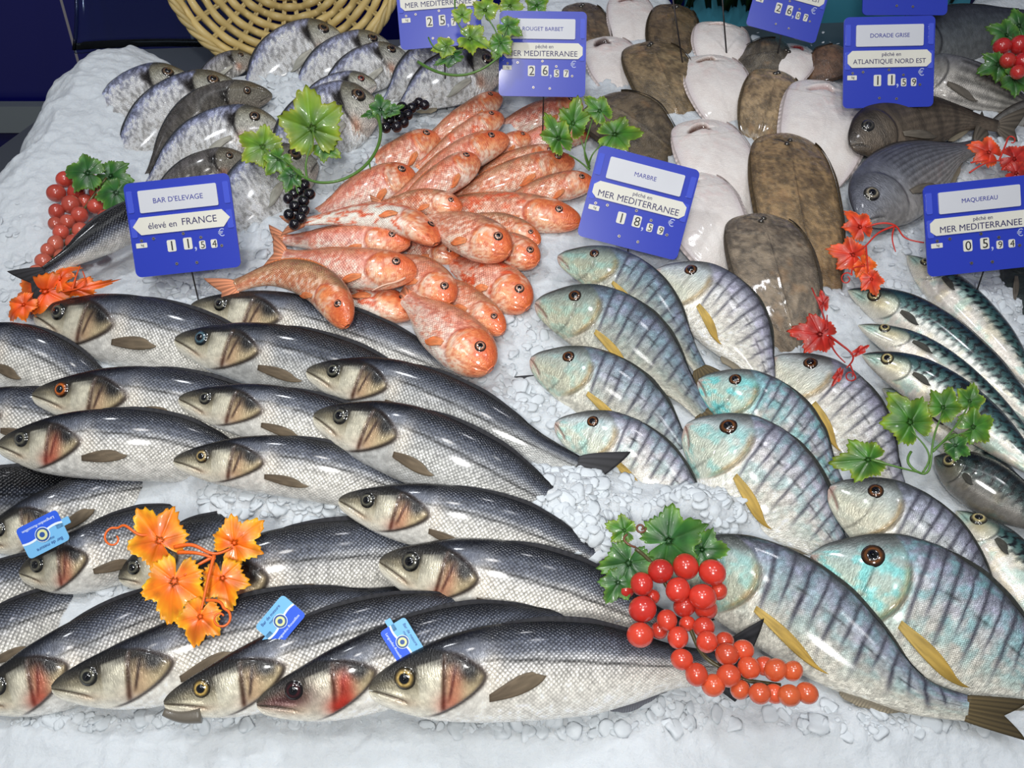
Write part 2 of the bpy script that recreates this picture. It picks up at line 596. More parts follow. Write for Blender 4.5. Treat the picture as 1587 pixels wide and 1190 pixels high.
# heaps: pixel, radius in metres (x, y), height
HEAPS = [(150, 110, .16, .13, .030), (60, 230, .13, .16, .030), (40, 340, .12, .12, .012), (860, 775, .10, .055, .040), (770, 790, .08, .04, .026), (455, 775, .12, .035, .026),
         (905, 850, .05, .04, .030), (950, 955, .035, .04, .022), (640, 625, .05, .02, .012), (1080, 800, .07, .035, .042),
         (690, 640, .10, .025, .016), (800, 640, .05, .03, .018), (420, 300, .05, .06, .012), (560, 260, .09, .05, .012),
         (440, 140, .06, .04, .012), (1400, 380, .05, .05, .014), (1530, 470, .05, .06, .02), (1300, 470, .03, .06, .008),
         (400, 745, .10, .02, .020), (600, 765, .06, .02, .018), (1040, 1060, .10, .03, .010), (290, 735, .05, .02, .016),
         (1560, 240, .06, .05, .02), (310, 400, .07, .05, .012), (60, 470, .05, .05, .010), (390, 470, .1, .02, .010), (1160, 120, .3, .2, .006),
         (700, 920, .05, .02, .014), (1300, 1130, .25, .03, .012), (300, 1145, .4, .03, .006)]


FLAKE_ZONES = [(860, 780, 130, 75, 900), (770, 830, 120, 50, 400), (455, 775, 150, 35, 650), (650, 625, 120, 35, 350), (820, 630, 70, 45, 260), (880, 880, 90, 70, 500),
               (920, 960, 45, 50, 240), (1085, 805, 90, 40, 380), (560, 250, 120, 60, 320), (440, 150, 60, 40, 160), (400, 320, 90, 90, 260),
               (330, 440, 130, 30, 260), (1420, 400, 80, 70, 260), (1540, 470, 60, 90, 260), (1180, 470, 180, 120, 420), (1050, 1070, 120, 45, 420),
               (880, 1122, 260, 14, 240), (1350, 1115, 180, 25, 260), (290, 1116, 300, 10, 260), (1540, 250, 70, 60, 220), (640, 935, 70, 30, 160),
               (800, 480, 70, 90, 240), (170, 900, 60, 40, 100), (380, 470, 160, 16, 120), (640, 170, 60, 40, 120), (700, 560, 100, 60, 180), (1220, 70, 120, 30, 160), (30, 420, 60, 120, 120)]


def edge_dist(x, y):
    """metres inside the heap's rim (negative outside)"""
    d = np.full(x.shape, 1e9)
    ins = np.zeros(x.shape, bool)
    n = len(EDGE)
    for i in range(n):
        x1, y1 = EDGE[i]
        x2, y2 = EDGE[(i + 1) % n]
        dx, dy = x2 - x1, y2 - y1
        t = np.clip(((x - x1) * dx + (y - y1) * dy) / (dx * dx + dy * dy), 0, 1)
        d = np.minimum(d, np.hypot(x - x1 - t * dx, y - y1 - t * dy))
        c = ((y1 > y) != (y2 > y)) & (x < (x2 - x1) * (y - y1) / (y2 - y1 + 1e-12) + x1)
        ins ^= c
    return np.where(ins, d, -d)


def ice_height(x, y):
    h = (fbm(x * 9, y * 9, 11, 3) - .5) * .018
    for px, py, rx, ry, hh in HEAPS:
        c = at(px, py, .01)
        r2 = ((x - c[0]) / rx) ** 2 + ((y - c[1]) / ry) ** 2
        h = h + hh * np.exp(-r2 * 1.2)
    rough = sstep(.30, .5, fbm(x * 3.1 + 5, y * 3.1, 23, 2)) * .6
    for zx, zy, rx, ry, cnt in FLAKE_ZONES:
        c, e1, e2 = at(zx, zy, .01), at(zx + rx, zy, .01), at(zx, zy - ry, .01)
        rough = np.maximum(rough, 1.1 * np.exp(-((x - c[0]) / (e1[0] - c[0])) ** 2 - ((y - c[1]) / (e2[1] - c[1] + .012)) ** 2))
    h = h + (fbm(x * 70, y * 70, 31, 3) - .5) * (.0035 + .006 * rough)
    h = h + np.abs(noise(x * 38, y * 38, 37) - .5) * .009 * rough + (np.abs(noise(x * 95 + 3, y * 80, 38) - .5) - .2) * .008 * rough
    return h


nx, ny = 660, 560
gx = np.linspace(-1.15, 1.15, nx)
gy = np.linspace(.17, 1.95, ny)
X, Y = np.meshgrid(gx, gy, indexing='xy')
ed = edge_dist(X, Y)
wob = (noise(X * 26, Y * 26, 41) - .5) * .022 + (noise(X * 70, Y * 70, 42) - .5) * .008
ed = ed + wob
rim = np.clip(ed / .07, 0, 1)
prof = np.sqrt(np.clip(1 - (1 - rim) ** 2, 0, 1))
Z = ice_height(X, Y) * (.3 + .7 * rim) - .045 * (1 - prof) + .0
Z = np.where(ed < 0, -.045 + np.maximum(ed, -.12) * 2.2, Z)
V = np.stack([X, Y, Z], -1).reshape(-1, 3)
keep = (np.minimum(np.minimum(ed[:-1, :-1], ed[1:, :-1]), np.minimum(ed[:-1, 1:], ed[1:, 1:])) > -.045).reshape(-1)
F = grid_faces(ny, nx)[keep]
used = np.unique(F)
remap = np.full(len(V), -1)
remap[used] = np.arange(len(used))
ice = mesh_obj('ice_bed', V[used], remap[F], MAT['ice'], origin=(0, 0, -.05))
tag(ice, 'white bed of crushed ice under all the fish', 'ice', kind='stuff')

# loose flakes lying in the hollows and over the tails
rng = np.random.RandomState(5)
# a rounded lump and a thin chip, each many times in the one mass of ice
bl = bpy.data.meshes.new('lump')
bmq = __import__('bmesh').new()
__import__('bmesh').ops.create_icosphere(bmq, subdivisions=2, radius=1)
LV = np.array([tuple(v.co) for v in bmq.verts])
LF = np.array([[v.index for v in f.verts] for f in bmq.faces])
bmq.free()
bpy.data.meshes.remove(bl)
FV, FF, off = [], [], 0
for zx, zy, rx, ry, cnt in FLAKE_ZONES:
    for _ in range(int(cnt * .42)):
        a, r = rng.rand() * 6.283, math.sqrt(rng.rand())
        p = at(zx + rx * r * math.cos(a), zy + ry * r * math.sin(a), .01)
        sz = .0022 + .010 * rng.rand() ** 2.2
        nn = nrm(np.array([rng.randn() * .3, rng.randn() * .3, 1.0]))
        t1 = nrm(np.cross(nn, [rng.randn(), rng.randn(), .1]))
        t2 = np.cross(nn, t1)
        M = np.stack([t1, t2, nn])
        flat = .12 + .2 * rng.rand()
        k = LV * (1 + .9 * (noise(LV[:, 0] * 1.7 + 20, LV[:, 1] * 1.7 + LV[:, 2] * 1.3 + 20, rng.randint(9999)) - .5))[:, None]
        k = np.sign(k) * np.abs(k) ** .7
        k = k * np.array([sz, sz * (.5 + .5 * rng.rand()), sz * flat])
        h = float(ice_height(np.array([p[0]]), np.array([p[1]]))[0])
        FV.append(k @ M + np.array([p[0], p[1], h - .0012 + .0018 * rng.rand()]))
        FF.append(LF + off)
        off += len(LV)
fl = mesh_obj('crushed_ice', np.concatenate(FV), np.concatenate(FF), MAT['flake'], smooth=False, origin=(0, .8, .005))
tag(fl, 'loose glassy ice flakes scattered between and over the fish', 'ice', kind='stuff')
# ------------------------------------------------------------------ fish
# outline of each kind: (position along the body, half height above / below the middle line, half width)
SHAPE = {
    'bass': dict(
        top=([0, .012, .05, .12, .20, .30, .42, .58, .72, .86, 1], [.06, .18, .38, .62, .83, .96, 1, .94, .74, .47, .34]),
        bot=([0, .008, .03, .08, .14, .21, .30, .42, .58, .72, .86, 1], [.10, .23, .37, .58, .77, .89, .97, 1, .96, .76, .47, .33]),
        wid=([0, .03, .08, .16, .26, .40, .60, .78, .90, 1], [.05, .26, .48, .74, .95, 1, .9, .6, .34, .12]), wr=.46, n=2.1),
    'marbre': dict(
        top=([0, .02, .06, .13, .22, .32, .46, .62, .78, .9, 1], [.07, .24, .44, .72, .93, 1, .95, .76, .46, .30, .24]),
        bot=([0, .015, .05, .12, .22, .34, .48, .62, .78, .9, 1], [.07, .26, .46, .70, .91, 1, .98, .84, .50, .30, .22]),
        wid=([0, .03, .08, .18, .30, .45, .65, .82, 1], [.08, .28, .5, .82, 1, .95, .7, .4, .12]), wr=.36, n=2.0),
    'dorade': dict(
        top=([0, .02, .06, .13, .22, .33, .48, .64, .8, .9, 1], [.09, .30, .54, .82, .97, 1, .92, .70, .38, .24, .2]),
        bot=([0, .015, .05, .12, .22, .34, .48, .64, .8, .9, 1], [.09, .24, .44, .70, .92, 1, .96, .76, .40, .24, .2]),
        wid=([0, .03, .08, .18, .30, .45, .65, .82, 1], [.08, .3, .55, .85, 1, .95, .7, .4, .12]), wr=.36, n=2.0),
    'mullet': dict(
        top=([0, .012, .04, .09, .16, .25, .42, .62, .8, .92, 1], [.16, .36, .58, .80, .95, 1, .94, .76, .50, .38, .36]),
        bot=([0, .012, .04, .09, .16, .26, .44, .64, .8, .92, 1], [.16, .34, .54, .74, .90, 1, .98, .80, .52, .38, .34]),
        wid=([0, .015, .05, .12, .22, .40, .62, .8, 1], [.14, .36, .6, .85, 1, .96, .74, .42, .18]), wr=.62, n=2.1),
    'mackerel': dict(
        top=([0, .03, .08, .16, .28, .42, .6, .78, .92, 1], [.03, .22, .44, .70, .92, 1, .9, .58, .24, .12]),
        bot=([0, .03, .08, .16, .28, .42, .6, .78, .92, 1], [.04, .24, .46, .72, .92, 1, .9, .58, .24, .12]),
        wid=([0, .04, .1, .2, .34, .5, .7, .88, 1], [.05, .3, .55, .82, 1, .95, .7, .3, .12]), wr=.66, n=2.1),
    'sole': dict(
        top=([0, .012, .04, .10, .2, .34, .5, .68, .85, .95, 1], [.20, .38, .58, .80, .94, 1, .98, .86, .60, .36, .22]),
        bot=([0, .012, .04, .10, .2, .34, .5, .68, .85, .95, 1], [.20, .46, .70, .88, .97, 1, .98, .86, .60, .36, .22]),
        wid=([0, .03, .1, .25, .45, .7, 1], [.25, .5, .8, 1, .95, .6, .15]), wr=.17, n=1.55),
}
SHAPE['grey'] = dict(SHAPE['dorade'], wr=.42)


def rotate_pair(N, D, a):
    return N * math.cos(a) - D * math.sin(a), D * math.cos(a) + N * math.sin(a)


HEAD = {'bass': .305, 'marbre': .335, 'mullet': .32, 'mackerel': .25, 'dorade': .28}


class Body:
    NS = 301

    def __init__(self, kind, pts, depth, side=1, tilt=32, roll=0, z=0.03, sink=0.0, twist=0, H=None, wr=None, head=None):
        sh = SHAPE[kind]
        self.sh = sh
        self.head = head or HEAD.get(kind, .27)
        self.wr = wr or sh['wr']
        pts = np.array(pts, float)
        f = np.concatenate([[0], np.cumsum(np.linalg.norm(np.diff(pts, axis=0), axis=1))])
        f /= f[-1]
        P = np.array([at(x, y, z - sink * float(sstep(.38, 1.0, t))) for (x, y), t in zip(pts, f)])
        t = np.linspace(0, 1, self.NS)
        C = cubic(f, P, t)
        a = np.concatenate([[0], np.cumsum(np.linalg.norm(np.diff(C, axis=0), axis=1))])
        self.L = float(a[-1])
        C = np.stack([np.interp(t * self.L, a, C[:, i]) for i in range(3)], -1)
        T = nrm(np.gradient(C, axis=0))
        th = math.radians(tilt)
        N0 = np.array([0, -math.sin(th), math.cos(th)])
        N = nrm(N0 - (T @ N0)[:, None] * T)
        D = side * np.cross(N, T)
        r = np.radians(roll + twist * t)[:, None]
        N, D = N * np.cos(r) - D * np.sin(r), D * np.cos(r) + N * np.sin(r)
        self.C, self.T, self.N, self.D, self.t = C, T, N, D, t
        i = int(.38 * self.NS)
        if H is None:
            e = 1e-3
            c0 = to_px(C[i])
            tx = to_px(C[i] + T[i] * e) - c0
            tx = tx / np.linalg.norm(tx)
            pe = np.array([-tx[1], tx[0]])
            pa = abs((to_px(C[i] + D[i] * e) - c0) @ pe) / e
            pb = abs((to_px(C[i] + N[i] * e) - c0) @ pe) / e
            H = depth / 2 / math.sqrt(pa ** 2 + (self.wr * pb) ** 2)
        self.H = H
        self.low = math.sqrt((H * D[i, 2]) ** 2 + (H * self.wr * N[i, 2]) ** 2)

    def along(self, s):
        """share of the length at the body station s (station .27 ends the head)"""
        return np.where(s < .27, s * self.head / .27, self.head + (s - .27) * (1 - self.head) / .73)

    def frame(self, s):
        s = self.along(s)
        g = lambda A: np.stack([np.interp(s, self.t, A[:, k]) for k in range(3)], -1)
        return g(self.C), g(self.T), g(self.N), g(self.D)

    def surf(self, s, ang, disp=0.0):
        """point on the skin: s along the body, ang round it (0 = back, pi/2 = flank seen, pi = belly)"""
        s = np.asarray(s, float)
        C, T, N, D = self.frame(s)
        sh = self.sh
        d, l = np.cos(ang), np.sin(ang)
        ex = 2.0 / sh['n']
        d2 = np.sign(d) * np.abs(d) ** ex
        l2 = np.sign(l) * np.abs(l) ** ex
        top, bot = pchip(*sh['top'], s), pchip(*sh['bot'], s)
        w = pchip(*sh['wid'], s)
        yd = np.where(d >= 0, top, bot) * d2 * self.H
        yn = w * l2 * self.H * self.wr + np.maximum(l, 0) * disp * self.H
        return C + D * yd[..., None] + N * yn[..., None]

    def at_v(self, s, v, off=0.0):
        """on the seen flank at signed height v (-1 belly .. 1 back), lifted by off metres; with its normal"""
        s, v = np.broadcast_arrays(np.asarray(s, float), np.asarray(v, float))
        ang = np.arccos(np.clip(v, -.999, .999))
        p = self.surf(s, ang)
        p1 = self.surf(np.clip(s + .004, 0, 1), ang) - self.surf(np.clip(s - .004, 0, 1), ang)
        p2 = self.surf(s, ang + .02) - self.surf(s, ang - .02)
        n = nrm(np.cross(p1, p2))
        ref = self.frame(s)[2]
        n = n * np.sign((n * ref).sum(-1, keepdims=True) + 1e-9)
        return p + n * np.asarray(off)[..., None], n

    def coarse(self, grow=0.0):
        s = np.linspace(0.02, .74, 22)
        a = np.linspace(0, 2 * math.pi, 14, endpoint=False)
        S, A = np.meshgrid(s, a, indexing='ij')
        P = self.surf(S, A)
        V = P.reshape(-1, 3)
        return V, grid_faces(22, 14, True)


# ---- pigment of each kind, with painted highlight streaks on the gilthead: rgb 0..255, amount of scale pattern, relief (in half heights)
def mixc(a, b, t):
    a, b = np.asarray(a, float), np.asarray(b, float)
    return a * (1 - t[..., None]) + b * t[..., None]


def ramp(xs, cs, x):
    cs = np.asarray(cs, float)
    return np.stack([np.interp(x, xs, cs[:, i]) for i in range(3)], -1)


def line(x, w):
    return np.exp(-(x / w) ** 2)


def dab(u, v, u0, v0, ru, rv):
    return np.exp(-(((u - u0) / ru) ** 2 + ((v - v0) / rv) ** 2))


def skin_bass(u, v, X, Y, o):
    sd = o['seed']
    n1, n2 = fbm(X * .5, Y * .5, sd), fbm(X * 2.2, Y * 2.2, sd + 9)
    vv = v + (n1 - .5) * .16 + o.get('dark', 0.0)
    c = ramp([-1, -.55, -.15, .12, .36, .44, .66, .86, 1],
             [(246, 243, 236), (242, 238, 228), (228, 224, 214), (206, 203, 197), (170, 171, 174), (112, 116, 126), (74, 79, 92), (30, 33, 42), (14, 15, 20)], vv)
    c = mixc(c, c * np.array([.70, .72, .75]), np.full_like(u, o.get('grey', .25)))
    c = c * (0.80 + .40 * n2)[..., None]
    sc = sstep(.25, .33, u) * (0.35 + .65 * sstep(-.6, .5, v))
    vl = .40 - .42 * np.clip(u - .25, 0, 1) ** .8
    c = c * (1 - .62 * line(v - vl, .032) * sstep(.24, .28, u))[..., None]
    # head
    ug = .276 - .155 * np.abs(v - .08) ** 1.35
    hd = sstep(.006, -.006, u - ug)
    h = ramp([-1, -.6, -.2, .25, .5, .75, 1],
             [(240, 236, 224), (232, 226, 208), (210, 202, 176), (176, 166, 136), (58, 55, 48), (30, 29, 29), (14, 15, 18)], v + (n1 - .5) * .2)
    h = mixc(h, (84, 80, 70), .75 * sstep(.075, .02, u) * sstep(-.5, .1, v))
    plate = sstep(.118, .124, u) * sstep(.176, .170, u - .012 * v) * sstep(-.55, -.3, v) * sstep(.60, .54, v)
    h = mixc(h, (226, 221, 200), .85 * plate)
    op = sstep(.182, .192, u - .012 * v) * sstep(-.66, -.36, v) * sstep(.66, .52, v)
    h = mixc(h, mixc((204, 182, 140), (96, 84, 64), sstep(.35, .75, n2 * .6 + .5 * sstep(-.2, .5, v))), .8 * op)
    h = mixc(h, (14, 14, 16), np.clip(1.25 * dab(u, v, .240, .30, .022, .26) + .8 * dab(u, v, .205, .52, .05, .10), 0, .97))
    h = mixc(h, (30, 24, 22), .8 * line(u - .200 - .03 * v, .004) * sstep(-.5, -.2, v) * sstep(.6, .3, v))
    h = mixc(h, (60, 42, 30), .9 * line(u - .180 - .012 * v, .006) * sstep(-.8, -.5, v) * sstep(.75, .6, v))
    red = o.get('red', .12)
    h = mixc(h, (176, 50, 36), red * np.clip(dab(u, v, .185, -.5, .03, .3) + .8 * dab(u, v, .205, .0, .02, .4), 0, 1))
    if red > .7:
        h = mixc(h, (64, 16, 22), .85 * dab(u, v, .07, .0, .06, .45))
    h = mixc(h, (40, 36, 30), .9 * dab(u, v, .095, .30, .036, .34))
    jaw = v - (-.10 - 4.6 * u)
    h = mixc(h, (54, 44, 36), .9 * line(jaw, .06) * sstep(.10, .08, u))
    h = mixc(h, (196, 168, 138), .5 * dab(u, v, .085, -.5, .03, .16))
    h = h * (.86 + .28 * n2)[..., None]
    c = mixc(c, h, hd)
    c = mixc(c, (40, 30, 26), .9 * line(u - ug - .004, .008) * sstep(-.95, -.7, v) * sstep(.8, .6, v))
    c = mixc(c, (226, 214, 196), .5 * dab(u, v, .30, .05, .03, .5) * (1 - hd))
    disp = (.07 * hd * sstep(.10, .24, u) + .035 * sstep(.182, .174, u - .012 * v) * sstep(.08, .15, u)
            - .07 * line(jaw, .06) * sstep(.105, .07, u) + .03 * line(jaw - .14, .08) * sstep(.105, .07, u)) * sstep(.9, .6, np.abs(v))
    return c, sc * (1 - hd), disp


def skin_marbre(u, v, X, Y, o):
    sd = o['seed']
    tone, teal = o.get('tone', .4), o.get('teal', .3)
    n1, n2, n3 = fbm(X * .6, Y * .5, sd), fbm(X * 3.5, Y * 2.0, sd + 9), fbm(X * .9, Y * .9, sd + 5)
    vv = v + (n1 - .5) * .2
    pale = ramp([-1, -.4, 0, .35, .65, .9, 1], [(250, 246, 236), (246, 240, 226), (240, 234, 226), (226, 223, 224), (186, 185, 200), (104, 106, 120), (56, 58, 60)], vv)
    dark = ramp([-1, -.4, 0, .35, .65, .9, 1], [(206, 202, 184), (172, 172, 158), (142, 152, 152), (122, 140, 152), (100, 116, 136), (62, 70, 76), (36, 42, 40)], vv)
    c = mixc(pale, dark, np.full_like(u, tone))
    c = mixc(c, (126, 196, 200), teal * .75 * sstep(.35, .75, n3) * sstep(-.9, .1, v))
    c = mixc(c, (196, 186, 226), .30 * sstep(.5, .8, fbm(X * .8 + 20, Y * .8, sd + 3)) * sstep(-.2, .4, v))
    c = c * (.70 + .56 * n2)[..., None]
    w = u + .016 * (v - .2) * 1.6 + (n1 - .5) * .012
    k = (w - .285) / .058
    fr = np.abs(k - np.round(k))
    odd = np.mod(np.round(k), 2)
    st = np.exp(-(fr / np.where(odd > .5, .10, .15) * (.7 + .7 * n1)) ** 2) * sstep(.255, .275, u) * sstep(.99, .93, u)
    st = st * np.where(odd > .5, sstep(-.35, .3, v), sstep(-.75, .1, v)) * (.55 + .7 * n2)
    c = mixc(c, (44, 44, 58), np.clip(st * (.85 + .1 * tone), 0, .95))
    vl = .42 - .40 * np.clip(u - .25, 0, 1)
    c = c * (1 - .5 * line(v - vl, .016) * sstep(.26, .29, u) * (.4 + .8 * noise(X * 6, Y * 0, sd)))[..., None]
    # head
    ug = .262 - .10 * (v - .05) ** 2
    hd = sstep(.006, -.006, u - ug)
    h = ramp([-1, -.3, .2, .55, .8, 1], [(232, 228, 212), (214, 210, 190), (206, 208, 200), (188, 194, 196), (116, 118, 118), (60, 62, 60)], vv)
    h = mixc(h, ramp([-1, -.2, .4, .8, 1], [(196, 190, 164), (160, 156, 130), (128, 134, 120), (84, 92, 88), (44, 50, 46)], vv), np.full_like(u, tone))
    h = mixc(h, (120, 206, 204), teal * (.25 + .9 * sstep(.4, .7, n3)) * sstep(.9, .3, v))
    h = mixc(h, (198, 160, 150), .7 * sstep(.03, .012, u) * sstep(.75, .2, v))
    h = mixc(h, (150, 112, 60), .55 * line(u - ug + .008, .010) * sstep(-.9, -.4, v) * sstep(.6, .3, v))
    pre = u - (.165 - .05 * v * v)
    h = h * (1 - .22 * line(pre, .006) * sstep(.5, .2, v))[..., None]
    h = h * (.84 + .32 * fbm(X * 4, Y * 1.2, sd + 30))[..., None]
    jaw = v - (-.12 - 9 * u)
    h = mixc(h, (120, 84, 76), .75 * line(jaw, .09) * sstep(.075, .055, u))
    c = mixc(c, h, hd)
    c = mixc(c, (96, 74, 44), .45 * line(u - ug - .004, .005) * sstep(-.9, -.6, v) * sstep(.6, .4, v))
    c = mixc(c, (30, 32, 30), .8 * sstep(.945, .985, v))
    disp = (.06 * hd * sstep(.10, .24, u) + .03 * sstep(.004, -.004, pre) * sstep(.06, .14, u) - .04 * line(jaw, .09) * sstep(.08, .05, u)) * sstep(.9, .6, np.abs(v))
    return c, sstep(.26, .33, u) * sstep(-.95, -.4, v), disp


def skin_dorade(u, v, X, Y, o):
    sd = o['seed']
    n1, n2 = fbm(X * .5, Y * .5, sd), fbm(X * 3.6 + Y * .8, Y * 1.1, sd + 9, 2)
    dk = o.get('dark', 0.0)
    vv = v + (n1 - .5) * .2 - .12
    c = ramp([-1, -.5, -.1, .25, .5, .72, .9, 1], [(250, 248, 244), (250, 247, 242), (246, 244, 242), (234, 235, 244), (200, 204, 232), (128, 134, 164), (50, 55, 64), (30, 33, 36)], vv)
    c = c * (.72 + .62 * sstep(.2, .8, n2))[..., None]  # silvery highlight streaks painted into the flank colour
    if dk:
        c = mixc(c, mixc((66, 62, 56), (108, 100, 88), n1) * (.8 + .4 * n2)[..., None], np.full_like(u, dk))
    ug = .25 - .09 * (v - .05) ** 2
    hd = sstep(.006, -.006, u - ug)
    h = ramp([-1, -.3, .2, .5, .75, 1], [(220, 206, 196), (200, 196, 186), (182, 180, 166), (144, 140, 122), (82, 82, 76), (46, 50, 50)], vv) * (.8 + .4 * fbm(X * 3, Y * 2, sd + 4))[..., None]
    h = mixc(h, (88, 80, 68) * np.ones(3), np.full_like(u, dk * .7))
    c = mixc(c, h, hd)
    c = mixc(c, (26, 22, 20), .95 * np.clip(dab(u, v, .265, .34, .028, .34) + .8 * line(u - ug - .004, .010) * sstep(-.8, -.3, v) * sstep(.7, .5, v), 0, 1))
    c = mixc(c, (208, 130, 96), .55 * dab(u, v, .215, -.55, .035, .25))
    c = mixc(c, (120, 96, 60), .5 * dab(u, v, .10, .78, .04, .14))
    jaw = v - (-.15 - 5 * u)
    c = c * (1 - .45 * line(jaw, .06) * sstep(.09, .07, u))[..., None]
    disp = (.07 * hd * sstep(.10, .24, u) - .03 * line(jaw, .06) * sstep(.09, .06, u)) * sstep(.9, .6, np.abs(v))
    return c, sstep(.26, .33, u), disp


def skin_grey(u, v, X, Y, o):
    sd = o['seed']
    n1, n2 = fbm(X * .5, Y * .5, sd), fbm(X * 3, Y * 1.5, sd + 9)
    base = np.array(o.get('base', (104, 96, 84)), float)
    back = np.array(o.get('back', (58, 52, 46)), float)
    belly = np.array(o.get('belly', (150, 140, 124)), float)
    vv = v + (n1 - .5) * .25
    c = ramp([-1, -.4, .1, .6, 1], [belly, belly * .55 + base * .45, base, back * .6 + base * .4, back], vv)
    lines = o.get('lines', .2)
    c = c * (1 - lines * (.5 + .5 * np.sin(Y * 13.0)) * sstep(.3, .36, u))[..., None]
    c = c * (.8 + .4 * n2)[..., None]
    bars = o.get('bars', 0)
    if bars:
        c = c * (1 - bars * sstep(.3, .9, np.sin(u * 46)))[..., None]
    ug = .26 - .09 * (v - .05) ** 2
    hd = sstep(.006, -.006, u - ug)
    c = mixc(c, c * .86, hd)
    c = mixc(c, back * .5, .7 * line(u - ug - .004, .007) * sstep(-.8, -.4, v) * sstep(.7, .5, v))
    jaw = v - (-.15 - 5 * u)
    c = c * (1 - .5 * line(jaw, .06) * sstep(.09, .07, u))[..., None]
    disp = (.06 * hd * sstep(.10, .24, u) - .03 * line(jaw, .06) * sstep(.09, .06, u)) * sstep(.9, .6, np.abs(v))
    return c, sstep(.26, .33, u) * .8, disp


def skin_mullet(u, v, X, Y, o):
    sd = o['seed']
    tone = o.get('tone', 0.3)      # 0 pink .. 1 orange brown
    n1, n2, n3 = fbm(X * .8, Y * 1.2, sd), fbm(X * 2.6, Y * 3.4, sd + 9), fbm(X * .8 + 9, Y * 1.1, sd + 17)
    vv = v + (n1 - .5) * .5
    pink = ramp([-1, -.5, -.1, .3, .65, 1], [(252, 240, 230), (249, 222, 206), (242, 180, 164), (232, 146, 126), (224, 144, 112), (180, 118, 84)], vv)
    brown = ramp([-1, -.5, -.1, .3, .65, 1], [(246, 206, 176), (238, 168, 128), (226, 146, 104), (204, 146, 104), (172, 128, 90), (128, 94, 66)], vv)
    c = mixc(pink, brown, np.full_like(u, tone))
    c = mixc(c, (228, 92, 50), o.get('blotch', .38) * sstep(.52, .70, n3))
    c = mixc(c, (250, 222, 206), .75 * sstep(.50, .72, n2) * sstep(.8, .1, v))
    c = mixc(c, (206, 96, 80), .28 * sstep(.48, .30, n2))
    wb = o.get('white', 0)
    if wb:
        c = mixc(c, (250, 236, 222), wb * sstep(.62, .44, n3) * sstep(.30, -.10, vv))
    c = c * (.84 + .32 * n2)[..., None]
    ug = .265 - .10 * (v + .05) ** 2
    hd = sstep(.008, -.008, u - ug)
    h = ramp([-1, -.5, 0, .5, 1], [(250, 214, 186), (244, 170, 120), (232, 126, 66), (218, 116, 62), (182, 98, 60)], vv)
    h = mixc(h, (228, 96, 40), .6 * sstep(.14, .04, u))
    h = mixc(h, (250, 220, 198), .8 * sstep(.46, .62, n1) * sstep(.08, .15, u))
    h = mixc(h, (210, 84, 46), .5 * sstep(.52, .38, n2))
    c = mixc(c, h * (.92 + .16 * n2)[..., None], hd * .85)
    c = mixc(c, (206, 190, 172), .6 * line(u - ug + .03, .010) * sstep(-.8, -.3, v) * sstep(.5, .2, v))
    c = mixc(c, (170, 62, 40), .6 * line(u - ug - .004, .007) * sstep(-.9, -.5, v) * sstep(.75, .5, v))
    c = mixc(c, (214, 74, 34), .5 * dab(u, v, .105, .34, .04, .30))
    jaw = v - (-.38 - 2.4 * u)
    c = mixc(c, (164, 76, 52), .55 * line(jaw, .05) * sstep(.085, .06, u))
    disp = (.05 * hd * sstep(.10, .24, u) - .03 * line(jaw, .05) * sstep(.09, .06, u)) * sstep(.9, .6, np.abs(v))
    return c, sstep(.26, .33, u), disp


def skin_mackerel(u, v, X, Y, o):
    sd = o['seed']
    n1, n2 = fbm(X * .7, Y * .7, sd), fbm(X * 3, Y * 1.5, sd + 9)
    vv = v + (n1 - .5) * .16
    belly = ramp([-1, -.4, 0, .2], [(232, 226, 216), (224, 216, 204), (206, 208, 200), (158, 176, 170)], vv)
    belly = mixc(belly, (232, 214, 168), .35 * sstep(.5, .75, n1))
    belly = mixc(belly, (140, 208, 196), .35 * sstep(.55, .75, fbm(X * .6 + 5, Y * .6, sd + 2)))
    back = ramp([.05, .4, .7, 1], [(120, 144, 140), (58, 96, 94), (30, 60, 70), (16, 28, 38)], vv)
    c = mixc(belly, back, sstep(.02, .20, vv))
    wob = fbm(X * .9, Y * 1.6, sd + 40) * 5.5 + 1.6 * np.sin(Y * 3.4 + n1 * 4)
    st = sstep(.05, .55, np.sin(X * 5.6 + wob))
    st = st * sstep(.0, .12, vv) * sstep(.22, .27, u) * sstep(1.0, .93, v)
    c = mixc(c, (8, 16, 22), .92 * st)
    bar = sstep(.35, .8, np.sin(X * 5.2 + n1 * 3)) * sstep(-.18, -.05, v) * sstep(.16, .06, v) * sstep(.25, .3, u)
    c = mixc(c, (56, 66, 62), .6 * bar)
    c = c * (.86 + .28 * n2)[..., None]
    ug = .235 - .10 * (v + .05) ** 2
    hd = sstep(.006, -.006, u - ug)
    h = ramp([-1, -.3, .1, .4, .7, 1], [(226, 220, 206), (212, 208, 190), (186, 190, 172), (90, 108, 98), (28, 42, 46), (10, 16, 22)], vv)
    h = mixc(h, (220, 196, 130), .4 * dab(u, v, .15, -.1, .05, .3))
    h = mixc(h, (120, 196, 188), .5 * dab(u, v, .06, -.2, .04, .4))
    c = mixc(c, h * (.9 + .2 * n2)[..., None], hd)
    c = mixc(c, (44, 48, 46), .6 * line(u - ug - .004, .005) * sstep(-.9, -.6, v) * sstep(.6, .4, v))
    jaw = v - (.0 - 3.2 * u)
    c = mixc(c, (60, 60, 56), .6 * line(jaw, .05) * sstep(.10, .08, u))
    dk = o.get('dark', 0)
    if dk:
        c = c * (1 - dk * .6)
    disp = (.05 * hd * sstep(.09, .21, u) - .03 * line(jaw, .05) * sstep(.10, .06, u)) * sstep(.9, .6, np.abs(v))
    return c, np.ones_like(u), disp


